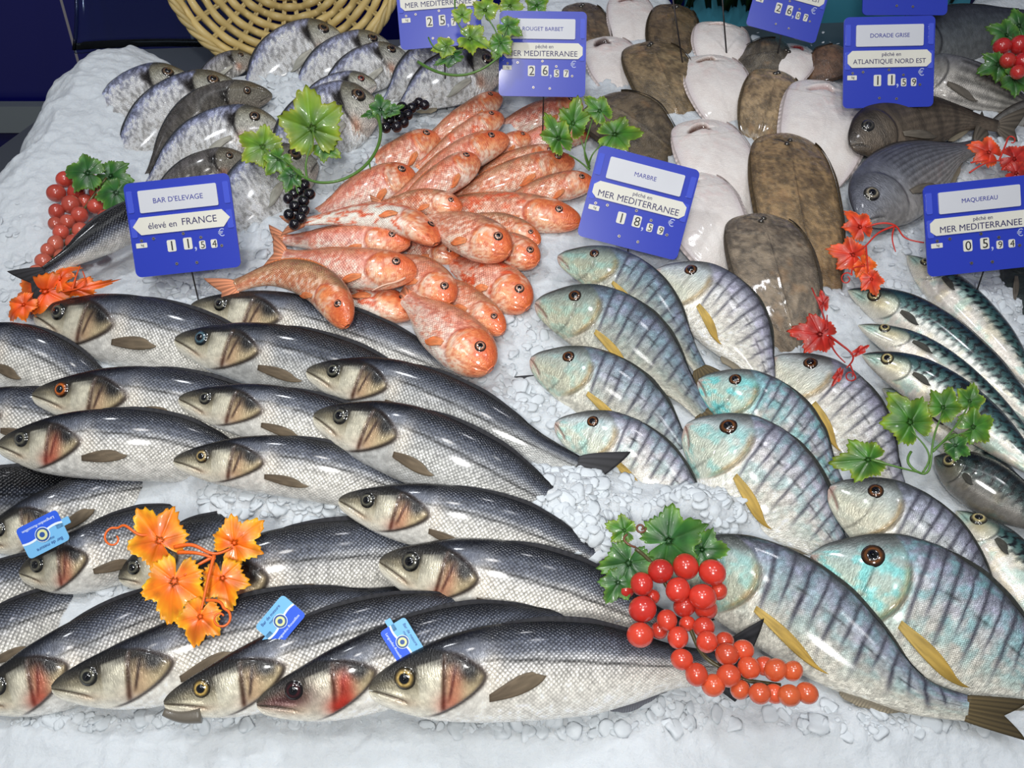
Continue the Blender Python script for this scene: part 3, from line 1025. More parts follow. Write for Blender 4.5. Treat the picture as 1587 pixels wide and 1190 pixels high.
def skin_sole(u, v, X, Y, o):
    sd = o['seed']
    n1, n2, n3 = fbm(X * .5, Y * .5, sd), fbm(X * 2.4, Y * 2.4, sd + 9), fbm(X * 1.1, Y * 1.1, sd + 19)
    if o.get('white'):
        c = ramp([0, .5, 1], [(226, 214, 208), (240, 232, 226), (246, 242, 238)], n1 * .7 + n2 * .3)
        c = mixc(c, (236, 196, 190), .35 * sstep(.5, .75, n3) * sstep(.5, .15, u))
        c = mixc(c, (214, 200, 206), .5 * sstep(.80, 1.0, np.abs(v)))
        mouth = v - (o.get('mouth', -.1) + 2.6 * (u - .16) + 7 * (u - .16) ** 2)
        m = line(u - .165 + .05 * np.cos(v * 3.2 + .5), o.get('slitw', .020)) * sstep(-.66, -.5, v) * sstep(.26, .12, v)
        c = mixc(c, np.array(o.get('slit', (84, 44, 36)), float), np.clip(1.4 * m, 0, 1))
        disp = -.10 * m + .04 * line(u - .128 + .05 * np.cos(v * 3.2 + .5), .02) * sstep(-.7, -.4, v) * sstep(.3, .1, v) + .03 * (n3 - .5) - .03 * line(u - .125, .012) * sstep(-.5, -.3, v) * sstep(.5, .3, v)
    else:
        b = np.array(o.get('base', (122, 104, 80)), float)
        c = mixc(b * .72, b * 1.22, sstep(.25, .75, n1 * .5 + n2 * .5))
        c = mixc(c, b * .5, .5 * sstep(.60, .75, n3))
        c = mixc(c, (176, 134, 92), .35 * sstep(.6, .8, fbm(X * .4 + 4, Y * .4, sd + 3)))
        c = mixc(c, b * .55, .6 * sstep(.86, 1.0, np.abs(v)))
        c = c * (1 - .25 * line(v - .02, .02) * sstep(.2, .25, u))[..., None]
        m = line(u - .10 - .04 * np.sin(v * 3), .008) * sstep(-.6, -.4, v) * sstep(.0, -.15, v)
        c = mixc(c, b * .3, .8 * m)
        disp = -.03 * m + .03 * (n3 - .5) + .02 * line(v, .06) * sstep(.2, .4, u)
    ug = .22 - .06 * v * v
    disp = disp + .02 * sstep(.006, -.006, u - ug) * sstep(.1, .2, u)
    c = c * (1 - .15 * line(u - ug, .006))[..., None]
    return c, np.full_like(u, .7), disp


SKIN = dict(bass=skin_bass, marbre=skin_marbre, dorade=skin_dorade, grey=skin_grey, mullet=skin_mullet, mackerel=skin_mackerel, sole=skin_sole)
#          name, category, eye position (s, v), eye radius / H, iris colour
KIND = {
    'bass': ('sea_bass', 'fish', (.092, .30), .225, (104, 102, 88)),
    'marbre': ('striped_bream', 'fish', (.150, .47), .185, (112, 66, 26)),
    'dorade': ('gilthead_bream', 'fish', (.130, .40), .20, (120, 92, 66)),
    'grey': ('grey_bream', 'fish', (.125, .36), .20, (84, 80, 74)),
    'mullet': ('red_mullet', 'fish', (.110, .36), .20, (214, 150, 120)),
    'mackerel': ('mackerel', 'fish', (.115, .24), .27, (206, 190, 130)),
    'sole': ('sole', 'flatfish', None, .05, (60, 50, 40)),
}
PLACED = []
DEBUG = False


def settle(kind, pts, depth, side, tilt, roll, sink, embed, lift, twist, fixed):
    """rest the fish on the ice, then raise it until it no longer cuts those laid before it"""
    b = Body(kind, pts, depth, side, tilt, roll, .03, sink, twist)
    z0 = b.low - embed + lift
    best = None
    for k in range(1 if fixed else 15):
        b = Body(kind, pts, depth, side, tilt, roll, z0 + .004 * k, sink, twist)
        V, F = b.coarse()
        lo, hi = V.min(0), V.max(0)
        tree = BVHTree.FromPolygons(V.tolist(), F.tolist())
        hits = 0
        for lo2, hi2, t2 in PLACED:
            if (lo < hi2).all() and (lo2 < hi).all():
                hits += len(tree.overlap(t2))
        score = hits * 2 + 2.0 * k
        if best is None or score < best[0]:
            best = (score, b, tree, lo, hi)
        if hits == 0:
            break
    PLACED.append((best[3], best[4], best[2]))
    if DEBUG: print('settle', kind, pts[0], 'score', best[0], 'lift', round(float(best[1].C[100,2]-z0),3), 'low', round(b.low,3))
    return best[1]


def fin_slab(name, P, N, thick, rgbfn, parent, mat='fin'):
    V, F = sheet(P, thick, N)
    nr, nc = P.shape[:2]
    a, b = np.meshgrid(np.linspace(0, 1, nr), np.linspace(0, 1, nc), indexing='ij')
    c = lin(rgbfn(a, b)).reshape(-1, 3)
    return mesh_obj(name, V, F, MAT[mat], parent, np.concatenate([c, c]))


def make_fish(kind, label, pts, depth, side=1, tilt=None, roll=0, lift=0.0, sink=None, embed=.008, twist=0,
              group=None, eye=True, fixed=False, fins='pdta', name=None, iris=None, eyepos=None, eyek=1.0, **o):
    nm, cat, ep, er, ir = KIND[kind]
    nm = name or nm
    ep = eyepos or ep
    tilt = {'bass': 36, 'marbre': 30, 'dorade': 30, 'grey': 28, 'mullet': 30, 'mackerel': 26, 'sole': 8}[kind] if tilt is None else tilt
    sink = {'bass': .060, 'marbre': .030, 'dorade': .040, 'grey': .02, 'mullet': .025, 'mackerel': .0, 'sole': .03}[kind] if sink is None else sink
    b = settle(kind, pts, depth, side, tilt, roll, sink, embed, lift, twist, fixed)
    o.setdefault('seed', 1000 + 37 * len(PLACED))
    mid = b.C[int(.45 * b.NS)]
    root = thing(nm, (mid[0], mid[1], mid[2]), label, cat, group)
    H, L = b.H, b.L
    px_len = np.linalg.norm(np.diff(to_px(b.C), axis=0), axis=1).sum()
    nu = int(np.clip(px_len / 2.2, 70, 260))
    nv = int(np.clip(depth * .9, 40, 110)) // 2 * 2
    tt = np.linspace(0, 1, nu)
    s = .45 * tt + .55 * tt ** 2
    s = s + .0004
    s = np.clip(s, 0, 1)
    ph = np.linspace(0, 2 * math.pi, nv, endpoint=False)
    S, A = np.meshgrid(s, ph, indexing='ij')
    v = np.cos(A)
    X = b.along(S) * L * 100
    Y = np.arcsin(np.clip(v, -1, 1)) * H * 100 * .95
    Xn = np.where(np.sin(A) >= 0, X, X + 31.7)
    rgb, sc, disp = SKIN[kind](S, v, Xn, Y, o)
    P = b.surf(S, A, disp)
    col = np.concatenate([lin(np.clip(rgb, 3, 252)), sc[..., None]], -1).reshape(-1, 4)
    V = P.reshape(-1, 3)
    F = [tuple(f) for f in grid_faces(nu, nv, True).tolist()]
    n0 = len(V)
    V = np.concatenate([V, [P[0].mean(0)], [P[-1].mean(0)]])
    col = np.concatenate([col, [col[0]], [col[n0 - 1]]])
    uv = np.stack([X, Y], -1).reshape(-1, 2)
    uv = np.concatenate([uv, [uv[0]], [uv[-1]]])
    flip = side < 0
    for j in range(nv):
        F.append((n0, j, (j + 1) % nv))
        F.append((n0 + 1, (nu - 1) * nv + (j + 1) % nv, (nu - 1) * nv + j))
    if not flip:
        F = [f[::-1] for f in F]
    mesh_obj('body', V, F, MAT[kind], root, col, uv)
    # eye
    if eye and ep:
        re = er * H * eyek
        p, n = b.at_v(np.array([ep[0]]), np.array([ep[1]]), np.array([0.0]))
        p, n = p[0], n[0]
        t1 = nrm(np.cross(n, b.D[10]))
        t2 = np.cross(n, t1)

        def dome(r0, rise, off, nr=7, na=20):
            rr = np.linspace(0, 1, nr + 1)[1:]
            aa = np.linspace(0, 2 * math.pi, na, endpoint=False)
            R, Q = np.meshgrid(rr, aa, indexing='ij')
            hgt = rise * np.sqrt(np.clip(1 - R ** 2, 0, 1)) + off
            PP = p + (R * r0)[..., None] * (t1 * np.cos(Q)[..., None] + t2 * np.sin(Q)[..., None]) + hgt[..., None] * n
            vv = np.concatenate([PP.reshape(-1, 3), [p + n * (rise + off)], [p - n * r0 * .4]])
            k = nr * na
            ff = [tuple(f) for f in grid_faces(nr, na, True).tolist()]
            for j in range(na):
                ff.append((k, j, (j + 1) % na))
                ff.append((k + 1, (nr - 1) * na + (j + 1) % na, (nr - 1) * na + j))
            r_all = np.concatenate([R.ravel(), [0], [1]])
            return vv, ff, r_all, np.concatenate([Q.ravel(), [0], [0]])
        vv, ff, ra, qa = dome(re, re * .42, re * .02)
        irc = np.array(iris or ir, float)
        ic = ramp([0, .44, .50, .56, .70, .80, 1], [irc * .3, irc * .3, irc * 1.4, irc, irc * .7, irc * .22, irc * .15 + 8], ra)
        ic = ic * (.82 + .36 * noise(qa * 4, ra * 5, o['seed']))[..., None]
        e = mesh_obj('eye', vv, ff, MAT['eye'], root, lin(np.clip(ic, 2, 250)))
        vv, ff, ra, qa = dome(re * .50, re * .14, re * .36, 3, 16)
        mesh_obj('pupil', vv, ff, MAT['pupil'], e)
    sd = o['seed']
    # pectoral fin
    if 'p' in fins and kind != 'sole':
        fc = {'bass': [(84, 72, 60), (122, 108, 88)], 'marbre': [(206, 180, 110), (176, 142, 62)], 'dorade': [(196, 190, 176), (150, 150, 140)],
              'grey': [(120, 112, 100), (90, 84, 76)], 'mullet': [(236, 160, 110), (226, 120, 70)], 'mackerel': [(90, 88, 78), (60, 60, 56)]}[kind]
        fl, fw, drop = {'bass': (.145, .24, -.05), 'marbre': (.29, .20, -.32), 'dorade': (.24, .22, -.3), 'grey': (.22, .22, -.3),
                        'mullet': (.13, .28, -.25), 'mackerel': (.09, .20, -.1)}[kind]
        u0, v0 = {'bass': (.285, -.36), 'mackerel': (.255, -.05), 'mullet': (.285, -.45)}.get(kind, (.285, -.38))
        rise = o.get('fin_up', 0.0)
        aa, bb = np.meshgrid(np.linspace(0, 1, 16), np.linspace(-1, 1, 9), indexing='ij')
        wd = fw * (.42 + .58 * np.sin(np.clip(aa * 1.25, 0, 1) * math.pi * .5)) * np.sqrt(np.clip(1.02 - aa ** 3, 0, 1))
        us = u0 + fl * aa * (1 - .10 * bb)
        vs = v0 + (drop + rise) * aa + wd * bb * .75
        off = (.0012 + .0026 * np.sin(aa * math.pi * .6)) * (1 + 0 * bb)
        Pf, Nf = b.at_v(np.clip(us, .02, .98), np.clip(vs, -.97, .97), off)
        rays = .5 + .5 * np.cos(bb * 26)
        fin_slab('pectoral_fin', Pf, Nf, .0008, lambda a_, b_: mixc(fc[0], fc[1], np.clip(.15 + .7 * a_ + .35 * (rays - .5), 0, 1)) * (.8 + .3 * noise(a_ * 6, b_ * 9, sd))[..., None], root)
    # dorsal fin folded along the back
    dcol = {'bass': (48, 48, 52), 'marbre': (62, 64, 60), 'dorade': (60, 62, 66), 'grey': (60, 54, 48), 'mullet': (212, 120, 70), 'mackerel': (22, 30, 36), 'sole': (80, 70, 56)}[kind]
    if kind == 'sole':
        dcol = (222, 208, 204) if o.get('white') else tuple(np.array(o.get('base', (122, 104, 80))) * .62)

    def edge_fin(nm_, s0, s1, up, hgt, col_, wob=8):
        n = 46
        ss = np.linspace(s0, s1, n)
        C, T, N, D = b.frame(ss)
        sh = b.sh
        e = pchip(*sh['top'], ss) if up else -pchip(*sh['bot'], ss)
        sg = 1 if up else -1
        q = (ss - s0) / (s1 - s0)
        hp = np.sin(np.clip(q * 1.12, 0, 1) * math.pi) ** .6 * (.8 + .3 * noise(q * wob, q * 0, sd))
        rows = []
        for k, f in enumerate(np.linspace(-.12, 1, 5)):
            rows.append(C + D * (e * H * (1 - .01) + sg * hgt * H * hp * f)[:, None] + N * (H * .05 * (1 - f) - .0 * f))
        Pd = np.stack(rows, 1)
        Nd = np.repeat(N[:, None], 5, 1)
        cc = np.array(col_, float)
        fin_slab(nm_, Pd, Nd, .0012, lambda a_, b_: cc * (.75 + .5 * (.5 + .5 * np.cos(a_ * 150)) * b_)[..., None] * np.ones(3), root)
    if 'd' in fins:
        if kind == 'sole':
            edge_fin('dorsal_fin', .06, .97, True, .07, dcol, 5)
            edge_fin('anal_fin', .14, .97, False, .07, dcol, 5)
        else:
            edge_fin('dorsal_fin', .33, .84, True, {'bass': .10, 'mackerel': .05}.get(kind, .07), dcol)
    if 'a' in fins and kind in ('bass', 'marbre', 'dorade', 'grey'):
        edge_fin('anal_fin', .66, .84, False, .16, {'bass': (112, 114, 122)}.get(kind, (150, 140, 120)))
    if 't' in fins:
        lc, sp = {'bass': (.15, 1.05), 'marbre': (.17, .95), 'dorade': (.16, .9), 'grey': (.16, .9), 'mullet': (.16, 1.0), 'mackerel': (.10, 1.0), 'sole': (.05, .28)}[kind]
        fork = {'sole': 0.0, 'mackerel': .6}.get(kind, .38)
        aa, bb = np.meshgrid(np.linspace(0, 1, 14), np.linspace(-1, 1, 21), indexing='ij')
        C, T, N, D = b.C[-1], b.T[-1], b.N[-1], b.D[-1]
        h0 = float(pchip(*b.sh['top'], np.array([1.0]))[0]) * H * .95
        ln = lc * L * aa * (1 - fork * (1 - np.abs(bb)) ** 1.3)
        sp = o.get('tail', sp)
        wd = h0 + (sp * H - h0) * aa ** .8
        Pt = C + T * (ln - .006 * L)[..., None] + D * (wd * bb)[..., None]
        tc = {'bass': (52, 52, 56), 'marbre': (84, 72, 48), 'dorade': (90, 92, 96), 'grey': (96, 88, 78), 'mullet': (228, 150, 112), 'mackerel': (40, 46, 50), 'sole': dcol}[kind]
        tc = np.array(tc, float)
        fin_slab('tail_fin', Pt, np.broadcast_to(N, Pt.shape), (.0035 * (1 - aa) + .0008), lambda a_, b_: tc * (.72 + .45 * (.5 + .5 * np.cos(bb * 40)))[..., None] * (1.1 - .3 * a_)[..., None], root)
    if kind == 'sole':
        # two small eyes on the dark side
        if not o.get('white'):
            for (us_, vs_) in ((.075, .10), (.105, -.12)):
                p, n = b.at_v(np.array([us_]), np.array([vs_]), np.array([-.0008]))
                q, w = np.meshgrid(np.linspace(0, math.pi, 8), np.linspace(0, 2 * math.pi, 12, endpoint=False), indexing='ij')
                r = .0045
                V = p[0] + r * np.stack([np.sin(q) * np.cos(w), np.sin(q) * np.sin(w), np.cos(q)], -1).reshape(-1, 3)
                cc = np.tile(lin((52, 46, 38)), (len(V), 1))
                mesh_obj('eye', V, grid_faces(8, 12, True), MAT['eye'], root, cc)
    if o.get('barbel'):
        p, n = b.at_v(np.array([.06]), np.array([-.62]), np.array([.0]))
        q = p[0]
        pts = [q, q + np.array([-.012, -.010, .002]), q + np.array([-.026, -.016, .003]), q + np.array([-.042, -.024, .000])]
        V, F = tube(pts, np.linspace(.0016, .0006, 14), 6, 14)
        mesh_obj('barbel', V, F, MAT['lip'], root, np.tile(lin((240, 196, 170)), (len(V), 1)))
    if o.get('gape'):
        z = float(b.C[4, 2]) - .006
        pts = [at(312, 1108, z), at(290, 1111, z), at(268, 1108, z), at(254, 1103, z + .002)]
        V, F = tube(pts, np.linspace(.0075, .0040, 14), 10, 14)
        mesh_obj('lower_jaw', V, F, MAT['lip'], root, np.tile(lin((104, 98, 88)), (len(V), 1)))
    return b, root
# ------------------------------------------------------------------ the fish, laid from the bottom of each pile up
SOLES = [
    ('far brown sole half behind the red mullet price card, tail end under a white sole', [(900, 5), (912, 55), (925, 120)], 72, dict(base=(109, 93, 72))),
    ('white-bellied sole at the very back, beside the brown one that a wire stands in', [(975, -8), (980, 45), (985, 110)], 74, dict(white=1, slit=(104, 66, 58))),
    ('white-bellied sole with a wide dark gaping mouth, right of the red mullet price card', [(935, 58), (955, 105), (985, 170)], 82, dict(white=1, slit=(60, 40, 34), slitw=.042)),
    ('rearmost dark brown sole with a thin rod standing in it', [(1048, 8), (1042, 55), (1055, 130)], 80, dict(base=(100, 84, 61))),
    ('white-bellied sole at the back just below the upper right price cards', [(1120, 36), (1115, 75), (1110, 120)], 88, dict(white=1, slit=(170, 140, 130))),
    ('small dark grey-brown sole lying crosswise right under the leaning price card', [(1228, 82), (1180, 88), (1120, 100)], 58, dict(base=(95, 86, 72), tilt=12)),
    ('white-bellied sole with a small red cut, between two dark soles at the back', [(1245, 72), (1225, 105), (1200, 150)], 62, dict(white=1, slit=(150, 26, 22), slitw=.034)),
    ('reddish brown sole tucked against the left edge of the grey bream price card', [(1320, 85), (1275, 100), (1225, 118)], 56, dict(base=(109, 82, 63), tilt=12)),
    ('long olive brown sole in the middle of the back group', [(1003, 66), (1030, 125), (1060, 210)], 100, dict(base=(132, 113, 84))),
    ('white-bellied sole with a short thin mouth, right of the long olive one', [(1100, 86), (1115, 140), (1140, 215)], 98, dict(white=1, slit=(96, 62, 46), mouth=-.05)),
    ('tan sole left of the broad white one beside the grey bream price card', [(1205, 110), (1190, 165), (1165, 245)], 90, dict(base=(155, 132, 100))),
    ('wet glistening brown sole above the striped bream price card', [(925, 155), (985, 195), (1065, 250)], 100, dict(base=(104, 91, 72))),
    ('broad white-bellied sole left of the dark grey bream head', [(1285, 128), (1275, 205), (1250, 320)], 138, dict(white=1, slit=(190, 160, 156))),
    ('white-bellied sole with a thin curved brown mouth, left of the largest brown sole', [(1085, 186), (1115, 260), (1170, 370)], 112, dict(white=1, slit=(84, 52, 40), mouth=-.1)),
    ('half buried white-bellied sole behind the right edge of the striped bream price card', [(1068, 268), (1095, 340), (1150, 440)], 118, dict(white=1, slit=(180, 156, 146))),
    ('largest brown sole, pointed head and thick glossy skin, top of the front pair', [(1218, 208), (1236, 320), (1280, 500)], 132, dict(base=(141, 116, 82))),
    ('grey-brown sole lying over the largest one, nearest to the striped breams', [(1176, 332), (1204, 430), (1240, 560)], 130, dict(base=(132, 118, 100))),
]
DORADES = [
    ('dark nosed gilthead at the far end, leftmost beneath the wicker tray', [(392, 90), (345, 105), (290, 150)], 44, dict(dark=.5)),
    ('silver gilthead below the wicker tray, black gill spot under its left part', [(532, 58), (440, 90), (372, 165)], 92, {}),
    ('silver gilthead below the wicker tray, second from the right, head against the rim', [(606, 70), (520, 100), (440, 165)], 82, {}),
    ('silver gilthead with its eye just left of the half hidden price card', [(632, 86), (560, 112), (480, 170)], 76, {}),
    ('silver gilthead under the leafy spray, only its back showing left of the other', [(735, 78), (655, 108), (590, 170)], 78, {}),
    ('silver gilthead behind the red mullet price card, under the curved green stem', [(782, 108), (690, 125), (608, 185)], 88, {}),
    ('slim gilthead with a reddish eye in the middle of the gilthead group', [(584, 132), (520, 142), (440, 210)], 56, dict(iris=(170, 78, 58))),
    ('leftmost gilthead, bluish silver, nearest to the ice mound', [(298, 124), (205, 158), (142, 270)], 92, {}),
    ('bright silver gilthead second from the left in the rear group', [(372, 136), (265, 172), (172, 290)], 96, {}),
    ('dark grey gilthead turned to show its back, between two silver ones', [(422, 148), (325, 165), (222, 290)], 66, dict(dark=.85, roll=25)),
    ('silver gilthead with a big black eye, left of the large upright vine leaf', [(432, 196), (335, 210), (215, 310)], 84, {}),
    ('big silver gilthead behind the upright vine leaf, orange patch under its gill', [(590, 166), (505, 190), (412, 290)], 116, {}),
    ('dull brown gilthead just above the sea bass price card', [(384, 246), (300, 272), (215, 335)], 62, dict(dark=.8, roll=12)),
    ('dazzling white-silver gilthead right of the sea bass price card', [(492, 252), (412, 285), (340, 400)], 108, {}),
]
BASS_BACK = [
    ('sea bass that only shows its grey tail, over the red grapes', [(330, 300), (200, 345), (130, 385), (70, 424)], 62, dict(side=-1, roll=30, sink=0, lift=.045, dark=.45, eye=False)),
]
BASS_TOP = [
    ('sea bass cropped by the left edge just below the first whole one, reddish gill', [(-95, 548), (20, 552), (110, 590), (215, 640)], 108, dict(red=.7, fixed=True)),
    ('sea bass at the back left with a crumpled orange leaf on its nape', [(53, 488), (175, 508), (320, 545), (490, 610)], 118, dict(fin_up=.25)),
    ('sea bass cropped by the left edge under the orange-eyed one', [(-85, 640), (20, 648), (130, 665), (240, 690)], 104, dict(red=.4)),
    ('sea bass with a bright orange eye', [(50, 612), (190, 618), (330, 640), (540, 715)], 112, dict(iris=(214, 110, 30), fin_up=.25)),
    ('sea bass at the left edge with a wine red gill, snout touching the frame', [(-4, 690), (130, 688), (270, 696), (430, 735)], 112, dict(red=.6, fin_up=.2)),
    ('rearmost sea bass, partly under the brown curved red mullet', [(296, 474), (410, 492), (560, 535), (765, 606)], 100, dict(sink=.032)),
    ('sea bass of the second column with a bluish eye and charcoal head', [(271, 526), (395, 548), (530, 580), (715, 650)], 108, dict(grey=.75, dark=.10, iris=(84, 116, 130))),
    ('sea bass with a dark wet eye and pale cheek, second column third from the back', [(277, 618), (400, 638), (520, 668), (710, 740)], 96, {}),
    ('sea bass of the third column nearest to the red mullets, whole back to the tail', [(475, 575), (590, 600), (720, 648), (893, 724)], 104, dict(grey=.75, sink=.022, fin_up=-.1)),
    ('sea bass half sunk in ice, lowest of the second column, yellow ringed eye', [(269, 714), (400, 718), (520, 736), (720, 800)], 96, dict(iris=(196, 170, 112))),
    ('sea bass of the third column lying against the big ice heap', [(486, 644), (615, 680), (745, 735), (915, 815)], 122, dict(grey=.7)),
]
BASS_FRONT = [
    ('black-backed sea bass at the left edge between the two groups', [(-150, 800), (-20, 775), (70, 765), (180, 750)], 100, dict(dark=.4, roll=25, fixed=True, eye=False)),
    ('sea bass at the left edge that carries a blue tag on its cheek', [(-34, 838), (80, 806), (180, 775), (320, 745)], 104, dict(fin_up=.35)),
    ('sea bass low at the left edge, coarse scales, wedged under the tagged one', [(-150, 965), (-20, 925), (70, 900), (190, 868)], 100, dict(dark=.05, fixed=True)),
    ('sea bass with an open jaw mostly hidden under the orange leaves', [(184, 896), (280, 862), (360, 838), (450, 830)], 100, dict(dark=.12, red=.2, fixed=True)),
    ('sea bass lying just below the sea bass tagged at the left edge', [(30, 888), (150, 862), (250, 826), (350, 800)], 108, dict(red=.45)),
    ('deep bodied sea bass in the middle, right of the orange leaves', [(248, 925), (400, 900), (540, 880), (760, 850)], 156, dict(red=.4, fin_up=.2)),
    ('sea bass above the deep bodied one, tail under the ice heap', [(525, 775), (650, 797), (770, 820), (970, 895)], 108, dict(red=.3, fin_up=-.2)),
    ('sea bass with a long brown pectoral fin, left of the red grapes', [(588, 870), (725, 896), (860, 925), (1070, 990)], 140, dict(grey=.0, red=.3, fin_up=-.15)),
    ('sea bass at the left edge behind the corner one, only gill and back in view', [(-140, 1062), (-5, 1000), (100, 955), (220, 918)], 110, dict(red=.6, fixed=True)),
    ('sea bass in the lower left corner with dark red gill, snout cut by the frame', [(-45, 1085), (110, 1032), (230, 975), (400, 910)], 130, dict(red=.65)),
    ('sea bass at the front left with closed grey lips and clean white chin', [(80, 1066), (235, 1035), (380, 990), (650, 925)], 132, dict(grey=.0, red=.1, fin_up=.3)),
    ('sea bass at the front with a gaping mouth and golden eye', [(254, 1090), (395, 1050), (530, 1000), (800, 935)], 124, dict(grey=.0, iris=(214, 178, 96), red=.1, gape=1)),
    ('bloodied sea bass at the front, crimson snout and gill', [(398, 1092), (545, 1052), (690, 1005), (930, 965)], 130, dict(grey=.0, red=1.0, iris=(60, 20, 26))),
    ('frontmost whole sea bass, cream belly, beside the orange-red grapes', [(571, 1068), (735, 1046), (890, 1036), (1110, 1034)], 156, dict(grey=.0, red=.45, iris=(206, 174, 104), fin_up=.45, sink=.05)),
]
MULLETS = [
    ('red mullet at the far end of the pile, near the red mullet price card', [(776, 148), (722, 182), (650, 226)], 42, dict(tone=.55)),
    ('glossy pink red mullet at the back right, beside the price card corner', [(902, 160), (835, 182), (756, 205)], 52, dict(tone=.05)),
    ('pale pink red mullet under the right leafy sprig', [(915, 205), (845, 214), (780, 236)], 44, dict(tone=.0)),
    ('red mullet of which just the orange snout shows between two rows', [(822, 212), (780, 228), (730, 250)], 36, dict(tone=.35)),
    ('red mullet with a bright orange head, second from the far end', [(778, 178), (722, 212), (650, 258)], 44, dict(tone=.4, blotch=.9)),
    ('small mottled red mullet behind the two long tan ones', [(872, 240), (800, 252), (720, 288)], 44, dict(tone=.7)),
    ('red mullet with a pale face and tail in the ice, leftmost of the back row', [(680, 212), (622, 242), (540, 285)], 58, dict(tone=.35)),
    ('long red mullet with an orange head in the middle of the back row', [(788, 214), (722, 240), (655, 285), (600, 320)], 54, dict(tone=.25)),
    ('long tan red mullet, upper of two pointing at the striped bream price card', [(890, 250), (805, 270), (690, 312)], 54, dict(tone=.75)),
    ('tan red mullet, lower of two pointing at the striped bream price card', [(920, 282), (855, 292), (775, 318)], 46, dict(tone=.7)),
    ('slim red mullet just left of the long tan pair', [(740, 244), (690, 276), (610, 325)], 54, dict(tone=.3)),
    ('red mullet with a round orange head, left of the slim one', [(645, 272), (580, 292), (490, 335)], 66, dict(tone=.05)),
    ('red mullet whose orange head peeps out behind the curled white-bellied one', [(716, 324), (660, 312), (590, 318)], 42, dict(tone=.75)),
    ('bright orange red mullet pointing right, below the striped bream price card corner', [(900, 345), (820, 330), (715, 322), (640, 322)], 60, dict(tone=.55, blotch=.9)),
    ('brown red mullet with a dark eye at the right end of the pile', [(836, 378), (785, 350), (725, 335)], 40, dict(tone=.95)),
    ('orange red mullet with a white chin, lowest at the right end', [(834, 408), (795, 388), (735, 370)], 56, dict(tone=.4, blotch=1.0)),
    ('stout red mullet with golden flank, in the middle right of the pile', [(790, 393), (735, 366), (660, 335)], 72, dict(tone=.55)),
    ('small red mullet snout sticking out under the curled one', [(712, 402), (660, 388), (600, 392)], 46, dict(tone=.25)),
    ('curled red mullet with a white belly and orange bands', [(676, 378), (632, 345), (560, 334), (470, 344)], 47, dict(fixed=True, lift=.040, white=.95, blotch=1.0, roll=-42, tone=.2, sink=0)),
    ('pale pink red mullet lying flat on the left of the pile', [(636, 376), (550, 372), (440, 372)], 52, dict(fixed=True, lift=.026, tone=.0)),
    ('red mullet with vivid orange stripes at the right front', [(818, 478), (762, 436), (690, 405)], 74, dict(tone=.3, blotch=1.0)),
    ('tan headed red mullet next to the striped orange one', [(780, 516), (732, 474), (675, 425)], 52, dict(tone=.6)),
    ('red mullet with a pale gill band, pointing down in the middle front', [(697, 472), (662, 434), (605, 398)], 66, dict(tone=.4)),
    ('frontmost red mullet, large, golden orange head, over the sea bass', [(760, 574), (705, 524), (630, 462)], 88, dict(tone=.12, white=.3)),
    ('red mullet with a trailing barbel, left front of the pile', [(646, 420), (560, 416), (440, 396)], 66, dict(tone=.1, barbel=1)),
    ('white-bellied red mullet lying on its back over the sea bass', [(642, 488), (585, 468), (500, 432)], 54, dict(white=1.0, roll=-40, tone=.1, blotch=.9)),
    ('brown curved red mullet hanging over the sea bass', [(538, 506), (500, 446), (440, 424), (365, 444)], 60, dict(tone=1.0, blotch=.1, roll=24)),
]
BREAMS = [
    ('pale striped bream touching the grey-brown sole', [(1016, 420), (1090, 460), (1150, 520), (1195, 612)], 116, dict(tone=.05, teal=.05)),
    ('rearmost teal striped bream, below the striped bream price card', [(864, 398), (945, 422), (1015, 475), (1085, 572)], 86, dict(tone=.85, teal=.3, lift=.014)),
    ('teal striped bream with a pink lip, second of the left column', [(829, 470), (920, 494), (1005, 548), (1090, 640)], 116, dict(tone=.8, teal=.25)),
    ('white striped bream below the red leaves', [(1196, 556), (1270, 610), (1335, 680), (1400, 780)], 128, dict(tone=.05, teal=.05)),
    ('lilac striped bream with a faded snout, third of the left column', [(822, 556), (915, 592), (1000, 645), (1080, 730)], 112, dict(tone=.5, teal=.25)),
    ('turquoise-faced striped bream tucked behind the biggest pale one', [(1082, 590), (1170, 630), (1240, 685), (1305, 770)], 112, dict(tone=.35, teal=.9)),
    ('small white striped bream half under the ice heap', [(860, 656), (950, 690), (1030, 745), (1115, 830)], 108, dict(tone=.0, teal=.35, sink=.03)),
    ('big pale striped bream with a yellow pectoral fin, in the middle', [(1062, 660), (1150, 715), (1230, 785), (1320, 885)], 160, dict(tone=.05, teal=.45)),
    ('sandy striped bream with an orange-brown eye, at the right', [(1285, 756), (1380, 808), (1465, 875), (1570, 985)], 138, dict(tone=.3, teal=.05)),
    ('large striped bream with an aqua cheek in the lower right corner', [(1256, 862), (1390, 925), (1520, 1000), (1680, 1110)], 206, dict(tone=.35, teal=.75)),
    ('long striped bream beside the red grapes, brown tail in view', [(1012, 872), (1130, 895), (1240, 950), (1350, 1030), (1425, 1078), (1500, 1098)], 160, dict(tail=.36, tone=.5, teal=.4, sink=0, eye=False)),
]
